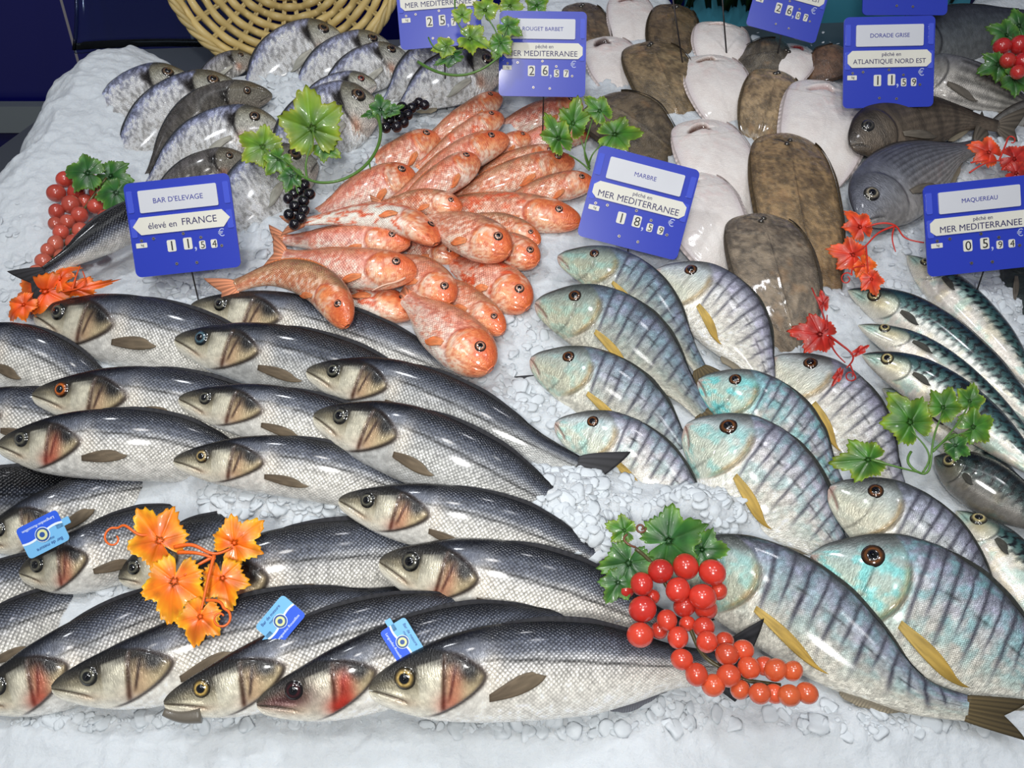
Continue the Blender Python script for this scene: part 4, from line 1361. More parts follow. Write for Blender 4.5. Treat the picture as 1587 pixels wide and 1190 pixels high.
GREYS = [
    ('plain slate grey fish behind the grey bream price card, at the top right', [(1370, 85), (1490, 52), (1620, 20)], 100, dict(base=(86, 92, 98), back=(58, 60, 70), belly=(120, 122, 122), lines=.05, eye=False, name='grey_fish', fins='dta')),
    ('silver lined bream lying right of the grey bream price card', [(1405, 110), (1500, 132), (1620, 178)], 82, dict(base=(170, 166, 158), back=(110, 110, 116), belly=(196, 190, 182), lines=.35)),
    ('silver bream tail just left of the red leaves at the right edge', [(1640, 160), (1560, 190), (1500, 215)], 46, dict(side=-1, base=(150, 148, 142), back=(110, 108, 104), belly=(180, 176, 170), eye=False, name='grey_bream')),
    ('dark brownish grey bream, head down left, below its price card', [(1318, 226), (1395, 196), (1470, 184), (1548, 196)], 98, dict(base=(104, 92, 78), back=(58, 50, 44), belly=(116, 102, 88), bars=.18)),
    ('blue-grey bream with a large glassy eye over red leaves', [(1338, 345), (1385, 290), (1445, 252), (1515, 226)], 122, dict(base=(136, 138, 146), back=(90, 92, 104), belly=(178, 172, 164), lines=.3, iris=(150, 140, 120))),
    ('dark fish at the right edge behind the mackerel price card', [(1568, 392), (1588, 470), (1604, 580)], 60, dict(base=(26, 38, 40), back=(12, 18, 22), belly=(60, 66, 62), eye=False, name='mackerel', lines=0)),
]
MACKERELS = [
    ('rearmost mackerel, its head behind the mackerel price card', [(1406, 396), (1470, 452), (1540, 522), (1620, 620)], 68, {}),
    ('mackerel with a green-black back and yellow ringed eye', [(1314, 450), (1400, 488), (1500, 560), (1640, 680)], 82, dict(roll=14)),
    ('mackerel turned to show its white belly and round golden eye', [(1330, 504), (1420, 545), (1510, 612), (1640, 730)], 62, dict(roll=-12)),
    ('mackerel below the twisted red tendril', [(1336, 550), (1425, 588), (1520, 655), (1640, 760)], 76, dict(roll=8)),
    ('mackerel whose small head shows left of the green leaf sprig', [(1368, 602), (1450, 655), (1530, 725), (1640, 830)], 64, {}),
    ('dark mackerel just right of the green leaf sprig', [(1448, 708), (1530, 755), (1640, 830)], 86, dict(dark=.7, roll=18)),
    ('silver headed mackerel in front, at the right edge', [(1482, 792), (1550, 860), (1620, 945), (1700, 1060)], 92, dict(roll=-6)),
]
for i, (lab, pts, dep, o) in enumerate(SOLES):
    make_fish('sole', lab, pts, dep, **{**dict(fixed=True, lift=.004 + .0022 * i, sink=.02 + .0022 * i), **o})
for lab, pts, dep, o in DORADES:
    make_fish('dorade', lab, pts, dep, side=-1, **o)
for lab, pts, dep, o in BASS_BACK:
    make_fish('bass', lab, pts, dep, **o)
for lab, pts, dep, o in GREYS:
    o = dict(o)
    make_fish('grey', lab, pts, dep, side=o.pop('side', 1), **o)
for lab, pts, dep, o in MACKERELS:
    make_fish('mackerel', lab, pts, dep, **o)
for lab, pts, dep, o in BREAMS:
    make_fish('marbre', lab, pts, dep, **o)
for lab, pts, dep, o in BASS_TOP + BASS_FRONT:
    make_fish('bass', lab, pts, dep, **o)
for lab, pts, dep, o in MULLETS:
    side = 1 if pts[0][0] < pts[-1][0] else -1
    make_fish('mullet', lab, pts, dep, side=side, **o)
# ------------------------------------------------------------------ price cards
MAT['card_blue'] = plain('blue_plastic', (40, 60, 180), .28, 0, .3, .02, 40)
MAT['card_edge'] = plain('blue_clip', (70, 88, 206), .2, 0, .5)
MAT['card_white'] = plain('white_card', (206, 208, 214), .45, noise_amt=.05, bscale=30)
MAT['card_cream'] = plain('cream_card', (222, 220, 208), .5, noise_amt=.06, bscale=30)
MAT['ink_blue'] = plain('blue_ink', (44, 50, 150), .5)
MAT['ink_navy'] = plain('navy_ink', (40, 36, 92), .5)
MAT['ink_black'] = plain('black_ink', (16, 16, 18), .45)
MAT['ink_pale'] = plain('pale_ink', (176, 186, 226), .45)
MAT['rivet'] = plain('rivet_metal', (150, 144, 140), .3, .9)
MAT['rivet_hole'] = plain('rivet_hole', (40, 36, 40), .6)
MAT['wire'] = plain('card_wire', (70, 66, 66), .35, .8)


def text_geo(body, width=None, height=None):
    """flat lettering, centred: (verts n x 2, faces)"""
    cu = bpy.data.curves.new('lettering', 'FONT')
    cu.body = body
    cu.align_x = 'CENTER'
    cu.size = 1.0
    cu.resolution_u = 3
    o = bpy.data.objects.new('lettering', cu)
    coll.objects.link(o)
    dg = bpy.context.evaluated_depsgraph_get()
    me = bpy.data.meshes.new_from_object(o.evaluated_get(dg))
    V = np.array([tuple(v.co) for v in me.vertices])[:, :2]
    F = [tuple(p.vertices) for p in me.polygons]
    bpy.data.objects.remove(o)
    bpy.data.curves.remove(cu)
    bpy.data.meshes.remove(me)
    lo, hi = V.min(0), V.max(0)
    V = V - (lo + hi) / 2
    k = 1e9
    if width:
        k = min(k, width / (hi - lo)[0])
    if height:
        k = min(k, height / (hi - lo)[1])
    return V * k, F


class Plane:
    """a flat frame in space: origin, right, up, out"""
    def __init__(self, o, x, y):
        self.o, self.x, self.y = np.asarray(o, float), np.asarray(x, float), np.asarray(y, float)
        self.n = np.cross(self.x, self.y)

    def p(self, a, b, c=0.0):
        a, b, c = np.broadcast_arrays(np.asarray(a, float), np.asarray(b, float), np.asarray(c, float))
        return self.o + self.x * a[..., None] + self.y * b[..., None] + self.n * c[..., None]


def rounded(w, h, r, seg=5):
    pts = []
    for cx, cy, a0 in ((w / 2 - r, h / 2 - r, 0), (-w / 2 + r, h / 2 - r, 90), (-w / 2 + r, -h / 2 + r, 180), (w / 2 - r, -h / 2 + r, 270)):
        for k in range(seg + 1):
            a = math.radians(a0 + 90 * k / seg)
            pts.append((cx + r * math.cos(a), cy + r * math.sin(a)))
    return pts


def plate(name, pl, outline, z0, z1, mat, parent):
    q = np.array(outline, float)
    n = len(q)
    V = np.concatenate([pl.p(q[:, 0], q[:, 1], z1), pl.p(q[:, 0], q[:, 1], z0)])
    F = [tuple(range(n)), tuple(range(2 * n - 1, n - 1, -1))] + [(i, i + n, (i + 1) % n + n, (i + 1) % n) for i in range(n)]
    return mesh_obj(name, V, F, mat, parent, smooth=False)


def letters(name, pl, geo, cx, cy, z, mat, parent, slant=0.0):
    V, F = geo
    P = pl.p(V[:, 0] + cx + slant * V[:, 1], V[:, 1] + cy, np.full(len(V), z))
    Q = pl.p(V[:, 0] + cx + slant * V[:, 1], V[:, 1] + cy, np.full(len(V), z + .0003))
    n = len(V)
    # front faces and a thin printed body
    FF = [tuple(i + n for i in f) for f in F] + [tuple(reversed(f)) for f in F]
    return mesh_obj(name, np.concatenate([P, Q]), FF, mat, parent, smooth=False)


def price_card(label, corners, zc, title, origin, digits, lean=46, unit='kg', seed=0, pin=.10, crop_top=0.0):
    """corners: TL TR BR BL pixels of the whole card"""
    c = np.array(corners, float)
    ctr_px = c.mean(0)
    O = at(ctr_px[0], ctr_px[1], zc)
    a = math.radians(lean)
    nn = np.array([0, -math.cos(a), math.sin(a)])
    hit = []
    for x, y in c:
        d = ray(x, y)
        hit.append(CAM + d * (((O - CAM) @ nn) / (d @ nn)))
    hit = np.array(hit)
    X = nrm((hit[1] - hit[0]) + (hit[2] - hit[3]))
    Yv = nrm((hit[0] - hit[3]) + (hit[1] - hit[2]))
    Yv = nrm(Yv - (Yv @ X) * X)
    w = (np.linalg.norm(hit[1] - hit[0]) + np.linalg.norm(hit[2] - hit[3])) / 2
    h = (np.linalg.norm(hit[0] - hit[3]) + np.linalg.norm(hit[1] - hit[2])) / 2
    O = hit.mean(0)
    pl = Plane(O, X, Yv)
    root = thing('price_card', O, label, 'price sign', None)
    u = w
    t = .0025
    base = plate('plate', pl, rounded(w, h, .055 * w), 0, t, MAT['card_blue'], root)
    # clips that hold the paper strips
    for (cy, hh) in ((.30, .20), (.02, .17)):
        for sx in (-1, 1):
            o = plate('clip', pl, [(sx * .455 * w + q[0], cy * h + q[1]) for q in rounded(.055 * w, hh * h * 1.15, .01 * w, 2)], t, t + .0012, MAT['card_edge'], root)
    nm = plate('name_card', pl, [(x, y + .29 * h) for x, y in rounded(.74 * w, .235 * h, .002)], t, t + .0022, MAT['card_white'], root)
    z = t + .0022
    if title:
        letters('lettering', pl, text_geo(title, .036 * len(title) * w), .0, .29 * h, z, MAT['ink_blue'], nm)
    ow, oh = .92 * w, .185 * h
    cut = .07 * w if len(origin) == 1 else .05 * w
    inner = .0 if len(origin) == 1 else .045 * h
    hexa = [(-ow / 2 + cut, oh / 2), (-ow / 2, inner), (-ow / 2, -inner), (-ow / 2 + cut, -oh / 2), (ow / 2 - cut, -oh / 2), (ow / 2, -inner), (ow / 2, inner), (ow / 2 - cut, oh / 2)]
    if inner == 0:
        hexa = [hexa[0], hexa[1], hexa[3], hexa[4], hexa[5], hexa[7]]
    oc = plate('origin_card', pl, [(x, y + .035 * h) for x, y in hexa], t, t + .002, MAT['card_cream'], root)
    z = t + .002
    if len(origin) == 1:
        a_, b_ = origin[0]
        letters('lettering', pl, text_geo(a_, .28 * w, .065 * h), -.18 * w, .03 * h, z, MAT['ink_navy'], oc)
        letters('lettering', pl, text_geo(b_, .34 * w, .072 * h), .17 * w, .04 * h, z, MAT['ink_navy'], oc)
    else:
        letters('lettering', pl, text_geo(origin[0], .32 * w, .055 * h), .02 * w, .078 * h, z, MAT['ink_navy'], oc)
        letters('lettering', pl, text_geo(origin[1], .80 * w, .068 * h), .0, .003 * h, z, MAT['ink_navy'], oc)
    # price wheels
    y0 = -.20 * h
    for k, (dx, sc, yy) in enumerate(((-.125, 1.0, 0), (.03, 1.0, .005), (.165, .72, -.025), (.275, .72, -.025))):
        if k >= len(digits):
            break
        dw, dh = .082 * w * sc, .125 * h * sc
        dp = plate('price_digit', pl, [(x + dx * w, y + y0 + yy * h) for x, y in rounded(dw, dh, .012 * w, 2)], t, t + .0008, MAT['card_cream'], root)
        letters('numeral', pl, text_geo(digits[k], dw * .72, dh * .80), dx * w + .004 * w, y0 + yy * h, t + .0008, MAT['ink_black'], dp)
    letters('comma', pl, text_geo(',', None, .045 * h), .098 * w, y0 - .062 * h, t + .0002, MAT['ink_pale'], root)
    letters('euro_sign', pl, text_geo('€', None, .085 * h), .355 * w, -.115 * h, t + .0002, MAT['ink_pale'], root)
    up = plate('unit_window', pl, [(x - .405 * w, y - .165 * h) for x, y in rounded(.105 * w, .052 * h, .006 * w, 2)], t, t + .0008, MAT['card_cream'], root)
    letters('lettering', pl, text_geo(unit, .06 * w, .034 * h), -.395 * w, -.165 * h, t + .0008, MAT['ink_black'], up)
    for rx, ry in ((-.40, -.115), (-.285, -.105), (0.0, -.085), (.16, -.145), (.345, -.255), (-.10, -.395), (.09, -.405)):
        q = [(rx * w + .014 * w * math.cos(i * .5236), ry * h + .014 * w * math.sin(i * .5236)) for i in range(12)]
        rv = plate('rivet', pl, q, t, t + .0012, MAT['rivet'], root)
        q = [(rx * w + .006 * w * math.cos(i * .785), ry * h + .006 * w * math.sin(i * .785)) for i in range(8)]
        plate('rivet_hole', pl, q, t + .0012, t + .0015, MAT['rivet_hole'], rv)
    # wire pin into the ice
    p0 = pl.p(.02 * w, -.40 * h, -.0015)
    p1 = pl.p(.02 * w, -.5 * h, -.0015)
    p2 = np.array([p1[0], p1[1], -.03]) + (p1 - p0) * .3 * np.array([1, 1, 0])
    p2[1] -= pin * .2
    mesh_obj('pin', *tube([p0, p1, p2], .0011, 6), MAT['wire'], root)
    return root


MED = ('pêché en', 'MER MEDITERRANEE')
price_card('blue price card half hidden by the leafy spray, beside the wicker tray', [(609, -62), (738, -60), (748, 62), (623, 84)], .15, '', MED, '257')
price_card('blue price card for ROUGET BARBET', [(777, 17), (911, 19), (905, 151), (770, 149)], .125, 'ROUGET BARBET', MED, '2657')
price_card('leaning blue price card at the top right, left of the teal panel', [(1190, -84), (1320, -44), (1240, 58), (1155, 38)], .10, '', ('pêché en', 'ATLANTIQUE NORD EST'), '2607')
price_card('blue price card cut by the top frame, behind the DORADE GRISE card', [(1336, -116), (1474, -112), (1466, 22), (1340, 26)], .13, '', ('pêché en', 'ATLANTIQUE NORD EST'), '2295')
price_card('blue price card for DORADE GRISE', [(1309, 28), (1450, 24), (1444, 166), (1304, 168)], .115, 'DORADE GRISE', ('pêché en', 'ATLANTIQUE NORD EST'), '1159')
price_card("blue price card for BAR D'ELEVAGE", [(192, 284), (356, 269), (374, 412), (212, 432)], .095, "BAR D'ELEVAGE", [('élevé en', 'FRANCE')], '1154')
price_card('blue price card for MARBRE', [(932, 225), (1086, 265), (1047, 404), (891, 364)], .095, 'MARBRE', MED, '1859')
price_card('blue price card for MAQUEREAU, cut by the right frame', [(1436, 288), (1608, 270), (1598, 412), (1430, 430)], .10, 'MAQUEREAU', MED, '0594')

# pins of cards that stand above the picture
for lab, b0, t0 in (('thin dark rod standing in the rearmost dark brown sole', (1058, 98, .03), (1040, -20, .14)), ('thin rod in front of the white sole under the leaning price card', (1126, 84, .01), (1118, -20, .12))):
    p0, p1 = at(*b0), at(*t0)
    p1[1] = p0[1] + .02
    d = ray(t0[0], t0[1])
    p1 = CAM + d * ((p0[1] + .02 - CAM[1]) / d[1])
    r_ = thing('card_pin', p0, lab, 'rod')
    mesh_obj('rod', *tube([p0 - [0, 0, .03], p0, p1], .0013, 6), MAT['wire'], r_)

# ------------------------------------------------------------------ small blue fish tags
MAT['tag_pale'] = plain('tag_light_blue', (120, 186, 232), .3, 0, .4)
MAT['tag_blue'] = plain('tag_deep_blue', (50, 96, 222), .3, 0, .4)
MAT['tag_white'] = plain('tag_white', (226, 238, 246), .35)
MAT['emblem_ring'] = plain('emblem_ring', (50, 84, 150), .35)
MAT['emblem_gold'] = plain('emblem_gold', (216, 220, 160), .35)


def fish_tag(label, ctr_px, z, w_px, ang, flip=False, lean=30, yaw=0.0):
    O = at(ctr_px[0], ctr_px[1], z)
    k = depth_at(O) / F_PX
    w, h = w_px * k, w_px * k * .74
    a = math.radians(lean)
    nn = nrm(np.array([math.sin(yaw), -math.cos(a), math.sin(a)]))
    nn = nrm(np.array([math.sin(yaw) * .5, -math.sin(a), math.cos(a)]))
    r0 = nrm(np.cross([0, 1, 0], nn) * 1.0)
    u0 = np.cross(nn, r0)
    t = math.radians(ang)
    X = r0 * math.cos(t) + u0 * math.sin(t)
    Yv = -r0 * math.sin(t) + u0 * math.cos(t)
    pl = Plane(O, X, Yv)
    root = thing('fish_tag', O, label, 'tag', 'blue origin tags clipped to sea bass')
    body = plate('card', pl, rounded(w, h, .09 * w, 4), 0, .0008, MAT['tag_pale'], root)
    # deep blue lower wave
    xs = np.linspace(-w / 2 + .004 * 0, w / 2, 14)
    wave = -.06 * h + .09 * h * np.sin(xs / w * 5.0)
    lo = rounded(w, h, .09 * w, 4)
    low = [(x, y) for x, y in lo if y < -.3 * h]
    low = sorted([q for q in low if q[0] < 0], key=lambda q: -q[1]) + sorted([q for q in low if q[0] >= 0], key=lambda q: q[1])
    poly = low + [(x, y) for x, y in zip(xs[::-1], wave[::-1])]
    plate('wave_band', pl, poly, .0008, .0011, MAT['tag_blue'], root)
    top = [(x, y + .012 * w) for x, y in zip(xs, wave + .05 * h)]
    bot = [(x, y) for x, y in zip(xs[::-1], wave[::-1])]
    plate('wave_crest', pl, bot[::-1] + top[::-1], .0008, .0012, MAT['tag_white'], root)
    letters('lettering', pl, text_geo('Languedoc-Roussillon', .86 * w, .11 * h), 0, -.33 * h, .0012, MAT['tag_white'], root)
    letters('lettering', pl, text_geo('Bar de mesure', .74 * w, .10 * h), -.05 * w, .36 * h, .0010, MAT['emblem_ring'], root)
    letters('lettering', pl, text_geo('marine', .30 * w, .08 * h), -.08 * w, .22 * h, .0010, MAT['emblem_ring'], root)
    cir = lambda r, n=24: [(r * math.cos(i * 2 * math.pi / n), r * math.sin(i * 2 * math.pi / n)) for i in range(n)]
    em = plate('emblem', pl, cir(.17 * w), .0010, .0016, MAT['tag_white'], root)
    plate('emblem_ring', pl, cir(.155 * w), .0016, .0019, MAT['emblem_ring'], em)
    plate('emblem_disc', pl, cir(.115 * w), .0019, .0022, MAT['emblem_gold'], em)
    plate('emblem_core', pl, cir(.060 * w), .0022, .0025, MAT['emblem_ring'], em)
    plate('tab', pl, [(-.5 * w + x, .12 * h * 0 - .05 * h + y) for x, y in rounded(.34 * w, .22 * h, .02 * w, 2)], 0, .0008, MAT['tag_pale'] , root)
    return root


fish_tag('blue tag on the gill of the sea bass at the left edge', (67, 828), .085, 70, 207, lean=35)
fish_tag('blue tag with a white tab just right of the orange leaves', (435, 962), .105, 66, 50, lean=35)
fish_tag('blue tag over the back of the bloodied sea bass', (624, 994), .105, 62, -58, lean=35)
# ------------------------------------------------------------------ leaves, stems and berries
MAT['leaf'] = attr_mat('fabric_leaf', .42, 0, .15, .35, 90)
MAT['stem'] = attr_mat('plastic_stem', .4, 0, .2, .1, 90)
PAL = {   # centre, middle, rim, vein
    'green': [(40, 88, 26), (60, 112, 30), (134, 150, 40), (92, 134, 50)],
    'deep': [(30, 70, 34), (40, 92, 34), (92, 128, 44), (80, 120, 60)],
    'lime': [(62, 104, 26), (96, 134, 32), (160, 168, 52), (124, 152, 60)],
    'orange': [(236, 92, 16), (238, 118, 20), (240, 180, 32), (246, 140, 40)],
    'flame': [(226, 72, 18), (228, 84, 20), (236, 128, 40), (240, 110, 40)],
    'red': [(150, 22, 18), (166, 30, 22), (190, 60, 36), (190, 50, 36)],
    'scarlet': [(196, 40, 24), (206, 56, 28), (226, 100, 40), (220, 80, 40)],
}
STEMC = {'green': (84, 124, 50), 'deep': (70, 96, 44), 'lime': (96, 134, 56), 'orange': (232, 104, 30), 'flame': (226, 84, 24), 'red': (170, 34, 26), 'scarlet': (206, 48, 32)}


def leaf(parent, c, size, rot, pal, lean=30, side=0, curl=.25, lobes=5, aspect=1.0, seed=0, fold=0.0):
    """vine leaf: lobed, toothed rim, veins and a bend. c world centre, rot the way its tip points on the picture (deg, 0 = right, 90 = away)"""
    rng = np.random.RandomState(seed + 17)
    na, nr = 120, 9
    a = np.linspace(-math.pi, math.pi, na, endpoint=False)
    la = np.array([0, 1.05, -1.05, 2.05, -2.05])[:lobes]
    lr = np.array([1.0, .84, .84, .66, .66])[:lobes]
    R = np.full(na, .60)
    for x, y in zip(la, lr):
        d = np.abs((a - x + math.pi) % (2 * math.pi) - math.pi)
        R = np.maximum(R, y * (1 - .44 * np.clip(d / .62, 0, 1) ** 1.25))
    R *= 1 - .72 * np.exp(-((np.abs(a) - math.pi) / .20) ** 2)
    R *= 1 + .10 * (np.abs(((a * 15 / math.pi) % 1) - .5) * 2 - .5) + .02 * rng.randn(na)
    rr = np.linspace(0, 1, nr + 1)[1:]
    RR, AA = np.meshgrid(rr, a, indexing='ij')
    rad = RR * R[None]
    u, v = rad * np.cos(AA), rad * np.sin(AA) * aspect
    dv = np.full(RR.shape, 9.0)
    for x in la:
        d = np.abs((AA - x + math.pi) % (2 * math.pi) - math.pi)
        dv = np.minimum(dv, np.where(d < 1.2, rad * np.sin(np.minimum(d, 1.5)), 9))
    vein = np.exp(-(dv / .025) ** 2)
    w = -curl * (u - .1) ** 2 * .9 + fold * np.abs(v) - curl * .5 * v ** 2 + .05 * np.sin(u * 6 + seed) * np.cos(v * 5 + seed * 2) - .02 * vein + .035 * (1 - np.exp(-(dv / .10) ** 2)) * RR
    th = math.radians(lean)
    nn = nrm(np.array([math.sin(math.radians(side)), -math.sin(th), math.cos(th)]))
    x0 = nrm(np.cross([0, 1.0, 0], nn))
    y0 = np.cross(nn, x0)
    t = math.radians(rot)
    ex = x0 * math.cos(t) + y0 * math.sin(t)
    ey = -x0 * math.sin(t) + y0 * math.cos(t)
    P = c + size * (u[..., None] * ex + v[..., None] * ey + w[..., None] * nn)
    V = P.reshape(-1, 3)
    k = len(V)
    V = np.concatenate([V, [c]])
    p = [np.array(q, float) for q in PAL[pal]]
    f = np.clip(RR + .25 * (noise(AA * 3 + 9, RR * 4, seed) - .5), 0, 1.2)
    col = ramp([0, .55, .82, 1.05], [p[0], p[1], p[1] * .6 + p[2] * .4, p[2]], f)
    col = mixc(col, p[3], .35 * vein) * (.82 + .36 * noise(u * 6 + 40, v * 6 + 40, seed + 3))[..., None]
    col = np.concatenate([lin(np.clip(col, 2, 250)).reshape(-1, 3), [lin(p[0])]])
    fc = [tuple(q) for q in grid_faces(nr, na, True).tolist()] + [(k, j, (j + 1) % na) for j in range(na)]
    # back side, a hair below
    n = len(V)
    V2 = V - nn * .0006
    F = fc + [tuple(i + n for i in reversed(q)) for q in fc]
    rimv = [(nr - 1) * na + j for j in range(na)]
    F += [(rimv[j], rimv[j] + n, rimv[(j + 1) % na] + n, rimv[(j + 1) % na]) for j in range(na)]
    return mesh_obj('leaf', np.concatenate([V, V2]), F, MAT['leaf'], parent, np.concatenate([col, col]))


def stem(parent, pts, rad, pal, name='stem', n=30, taper=1.0):
    P = np.array([at(x, y, z) for x, y, z in pts])
    V, F = tube(P, 1.0, 7, n) if False else (None, None)
    t = np.concatenate([[0], np.cumsum(np.linalg.norm(np.diff(P, axis=0), axis=1))])
    Q = cubic(t, P, np.linspace(0, t[-1], n))
    V, F = tube(Q, np.linspace(rad, rad * taper, n), 7)
    c = np.array(STEMC.get(pal, pal) if isinstance(pal, str) else pal, float)
    return mesh_obj(name, V, F, MAT['stem'], parent, np.tile(lin(c), (len(V), 1)))


def curl_pts(cx, cy, r, turns, a0, z, r1=.35, n=14):
    out = []
    for i in range(n):
        k = i / (n - 1)
        a = a0 + k * turns * 2 * math.pi
        rr = r * (1 - (1 - r1) * k)
        out.append((cx + rr * math.cos(a), cy + rr * math.sin(a), z))
    return out


def spray(label, cat, zb, leaves, stems, pal, name='leaf_sprig', zs=None):
    xs = np.mean([(l[0], l[1]) for l in leaves], 0)
    root = thing(name, at(xs[0], xs[1], zb), label, cat)
    for i, l in enumerate(leaves):
        x, y, rpx, rot = l[:4]
        o = dict(l[4]) if len(l) > 4 else {}
        z = o.pop('z', zb)
        c = at(x, y, z)
        leaf(root, c, 1.12 * rpx * depth_at(c) / F_PX, rot, o.pop('pal', pal), seed=int(x * 7 + y), **o)
    for s in stems:
        pts, rad = s[0], s[1]
        nm = s[2] if len(s) > 2 else 'stem'
        stem(root, [(p[0], p[1], p[2] if len(p) > 2 else zb) for p in pts], rad, pal, nm, n=max(16, 6 * len(pts)), taper=.6)
    return root


spray('bright orange vine leaves with curled tendrils on the sea bass at the lower left', 'leaves', .105,
      [(248, 838, 58, 132, dict(curl=.35, z=.115)), (270, 900, 62, 262, dict(curl=.3, z=.11)), (362, 842, 48, 40, dict(curl=.4)),
       (345, 895, 46, 285, dict(z=.10)), (310, 955, 44, 255, dict(z=.10, curl=.4))],
      [([(270, 848, .112), (300, 845, .115), (332, 858, .112), (358, 850, .11)], .0022), ([(276, 856, .112), (310, 858, .115), (334, 866, .112)], .0022),
       ([(332, 860, .113), (322, 900, .113), (312, 945, .108)], .0020), ([(332, 862, .112), (300, 880, .112), (285, 892, .112)], .0018),
       ([(236, 828, .115), (215, 828, .12), (188, 815, .12)] + curl_pts(176, 834, 17, -.9, -1.2, .118)[:], .0016, 'tendril'),
       ([(320, 930, .108), (345, 938, .112)] + curl_pts(342, 958, 17, 1.1, -1.3, .112), .0016, 'tendril')], 'orange')
spray('crumpled orange leaf lying on the ice at the left edge', 'leaves', .05,
      [(70, 452, 62, 200, dict(aspect=.62, curl=.9, fold=.3, lean=45)), (115, 448, 50, 8, dict(aspect=.35, curl=.8, fold=-.3, lean=55, z=.055)),
       (92, 432, 34, 60, dict(aspect=.5, curl=1.1, lean=20, z=.06)), (36, 472, 34, 220, dict(aspect=.7, curl=.6, lean=40))],
      [([(112, 448, .062), (118, 428, .066), (124, 412, .066)], .0014), ([(96, 452, .06), (130, 442, .064), (128, 420, .064)], .0013)], 'flame')
spray('red leaf with a twig on the grey-brown sole, between the breams and mackerels', 'leaves', .075,
      [(1272, 518, 42, 170, dict(curl=.5, aspect=.9)), (1276, 470, 20, 95, dict(z=.08, aspect=.6)), (1330, 545, 20, 30, dict(aspect=.4, z=.08, pal='red')), (1300, 580, 20, 240, dict(aspect=.4, z=.08))],
      [([(1282, 510, .08), (1272, 478, .085), (1262, 455, .09), (1258, 446, .09)], .0014), ([(1280, 512, .08), (1282, 488, .085)], .0012),
       ([(1285, 520, .08), (1305, 535, .085), (1322, 552, .085), (1312, 570, .085)], .0016), ([(1285, 526, .08), (1298, 550, .085), (1310, 562, .085)], .0013),
       ([(1318, 566, .085), (1324, 580, .085)] + curl_pts(1318, 582, 9, 1.0, .5, .085), .0011, 'tendril')], 'red')
spray('scarlet leaf sprig over the snout of the blue-grey bream', 'leaves', .06,
      [(1334, 352, 32, 120, dict(curl=.6, aspect=.85)), (1322, 395, 34, 160, dict(curl=.5)), (1350, 432, 24, 290, dict(pal='scarlet', curl=.4)), (1338, 410, 24, 300, dict(pal='flame', z=.052))],
      [([(1342, 352, .065), (1365, 346, .07), (1388, 350, .075), (1400, 366, .075), (1432, 376, .075)], .0015), ([(1388, 350, .075), (1360, 362, .07), (1340, 382, .065), (1318, 392, .065)], .0015),
       ([(1386, 352, .075), (1383, 372, .075), (1388, 390, .072)], .0012), ([(1342, 380, .065), (1344, 402, .065), (1346, 425, .062)], .0013),
       ([(1340, 412, .062), (1320, 424, .065)] + curl_pts(1312, 432, 10, -1.1, -.6, .065), .0012, 'tendril')], 'scarlet')
spray('red leaf sprig at the right edge above the mackerel price card', 'leaves', .055,
      [(1534, 236, 30, 150, dict(curl=.5)), (1572, 246, 32, 340, dict(pal='red', curl=.4)), (1575, 268, 26, 350, dict(pal='red'))],
      [([(1548, 250, .065), (1556, 230, .072), (1562, 214, .075)] + curl_pts(1568, 218, 8, .8, 3.2, .075, n=8), .0015, 'tendril'), ([(1502, 268, .05), (1525, 254, .06), (1555, 248, .062)], .0014), ([(1504, 252, .055), (1530, 248, .06)], .0012)], 'scarlet')
spray('green leaf sprig on the mackerels at the right', 'leaves', .10,
      [(1412, 655, 50, 120, dict(curl=.3)), (1462, 632, 34, 60, dict(z=.105)), (1503, 622, 28, 70, dict(z=.10)), (1508, 662, 36, 20, dict(z=.10, curl=.4)), (1480, 690, 26, 330, dict(z=.095, pal='deep')),
       (1345, 712, 50, 185, dict(curl=.4, z=.09, aspect=.8))],
      [([(1412, 700, .09), (1408, 718, .09), (1432, 734, .09), (1444, 700, .10), (1462, 640, .105)], .0016), ([(1350, 712, .09), (1385, 722, .092), (1432, 734, .09)], .0015),
       ([(1446, 700, .10), (1475, 668, .105), (1503, 625, .105)], .0013), ([(1446, 698, .10), (1470, 680, .10), (1505, 668, .10)], .0013), ([(1430, 732, .09), (1440, 712, .095), (1412, 668, .10)], .0013)], 'green')
spray('green leaf sprig standing left of the MARBRE price card', 'leaves', .09,
      [(866, 215, 40, 118, dict(curl=.5, aspect=.7, lean=50)), (888, 192, 38, 80, dict(curl=.4, aspect=.8, lean=55, z=.10)), (930, 172, 32, 130, dict(curl=.4, z=.10, aspect=.8)), (952, 208, 42, 5, dict(curl=.5, aspect=.75, lean=45))],
      [([(914, 262, .06), (906, 236, .085), (912, 205, .10), (918, 185, .105)], .0014), ([(912, 260, .06), (918, 240, .08), (935, 222, .09)], .0014), ([(914, 264, .06), (898, 250, .07), (882, 240, .08)], .0015), ([(914, 258, .06), (908, 240, .08), (900, 215, .095)], .0013)], 'green')
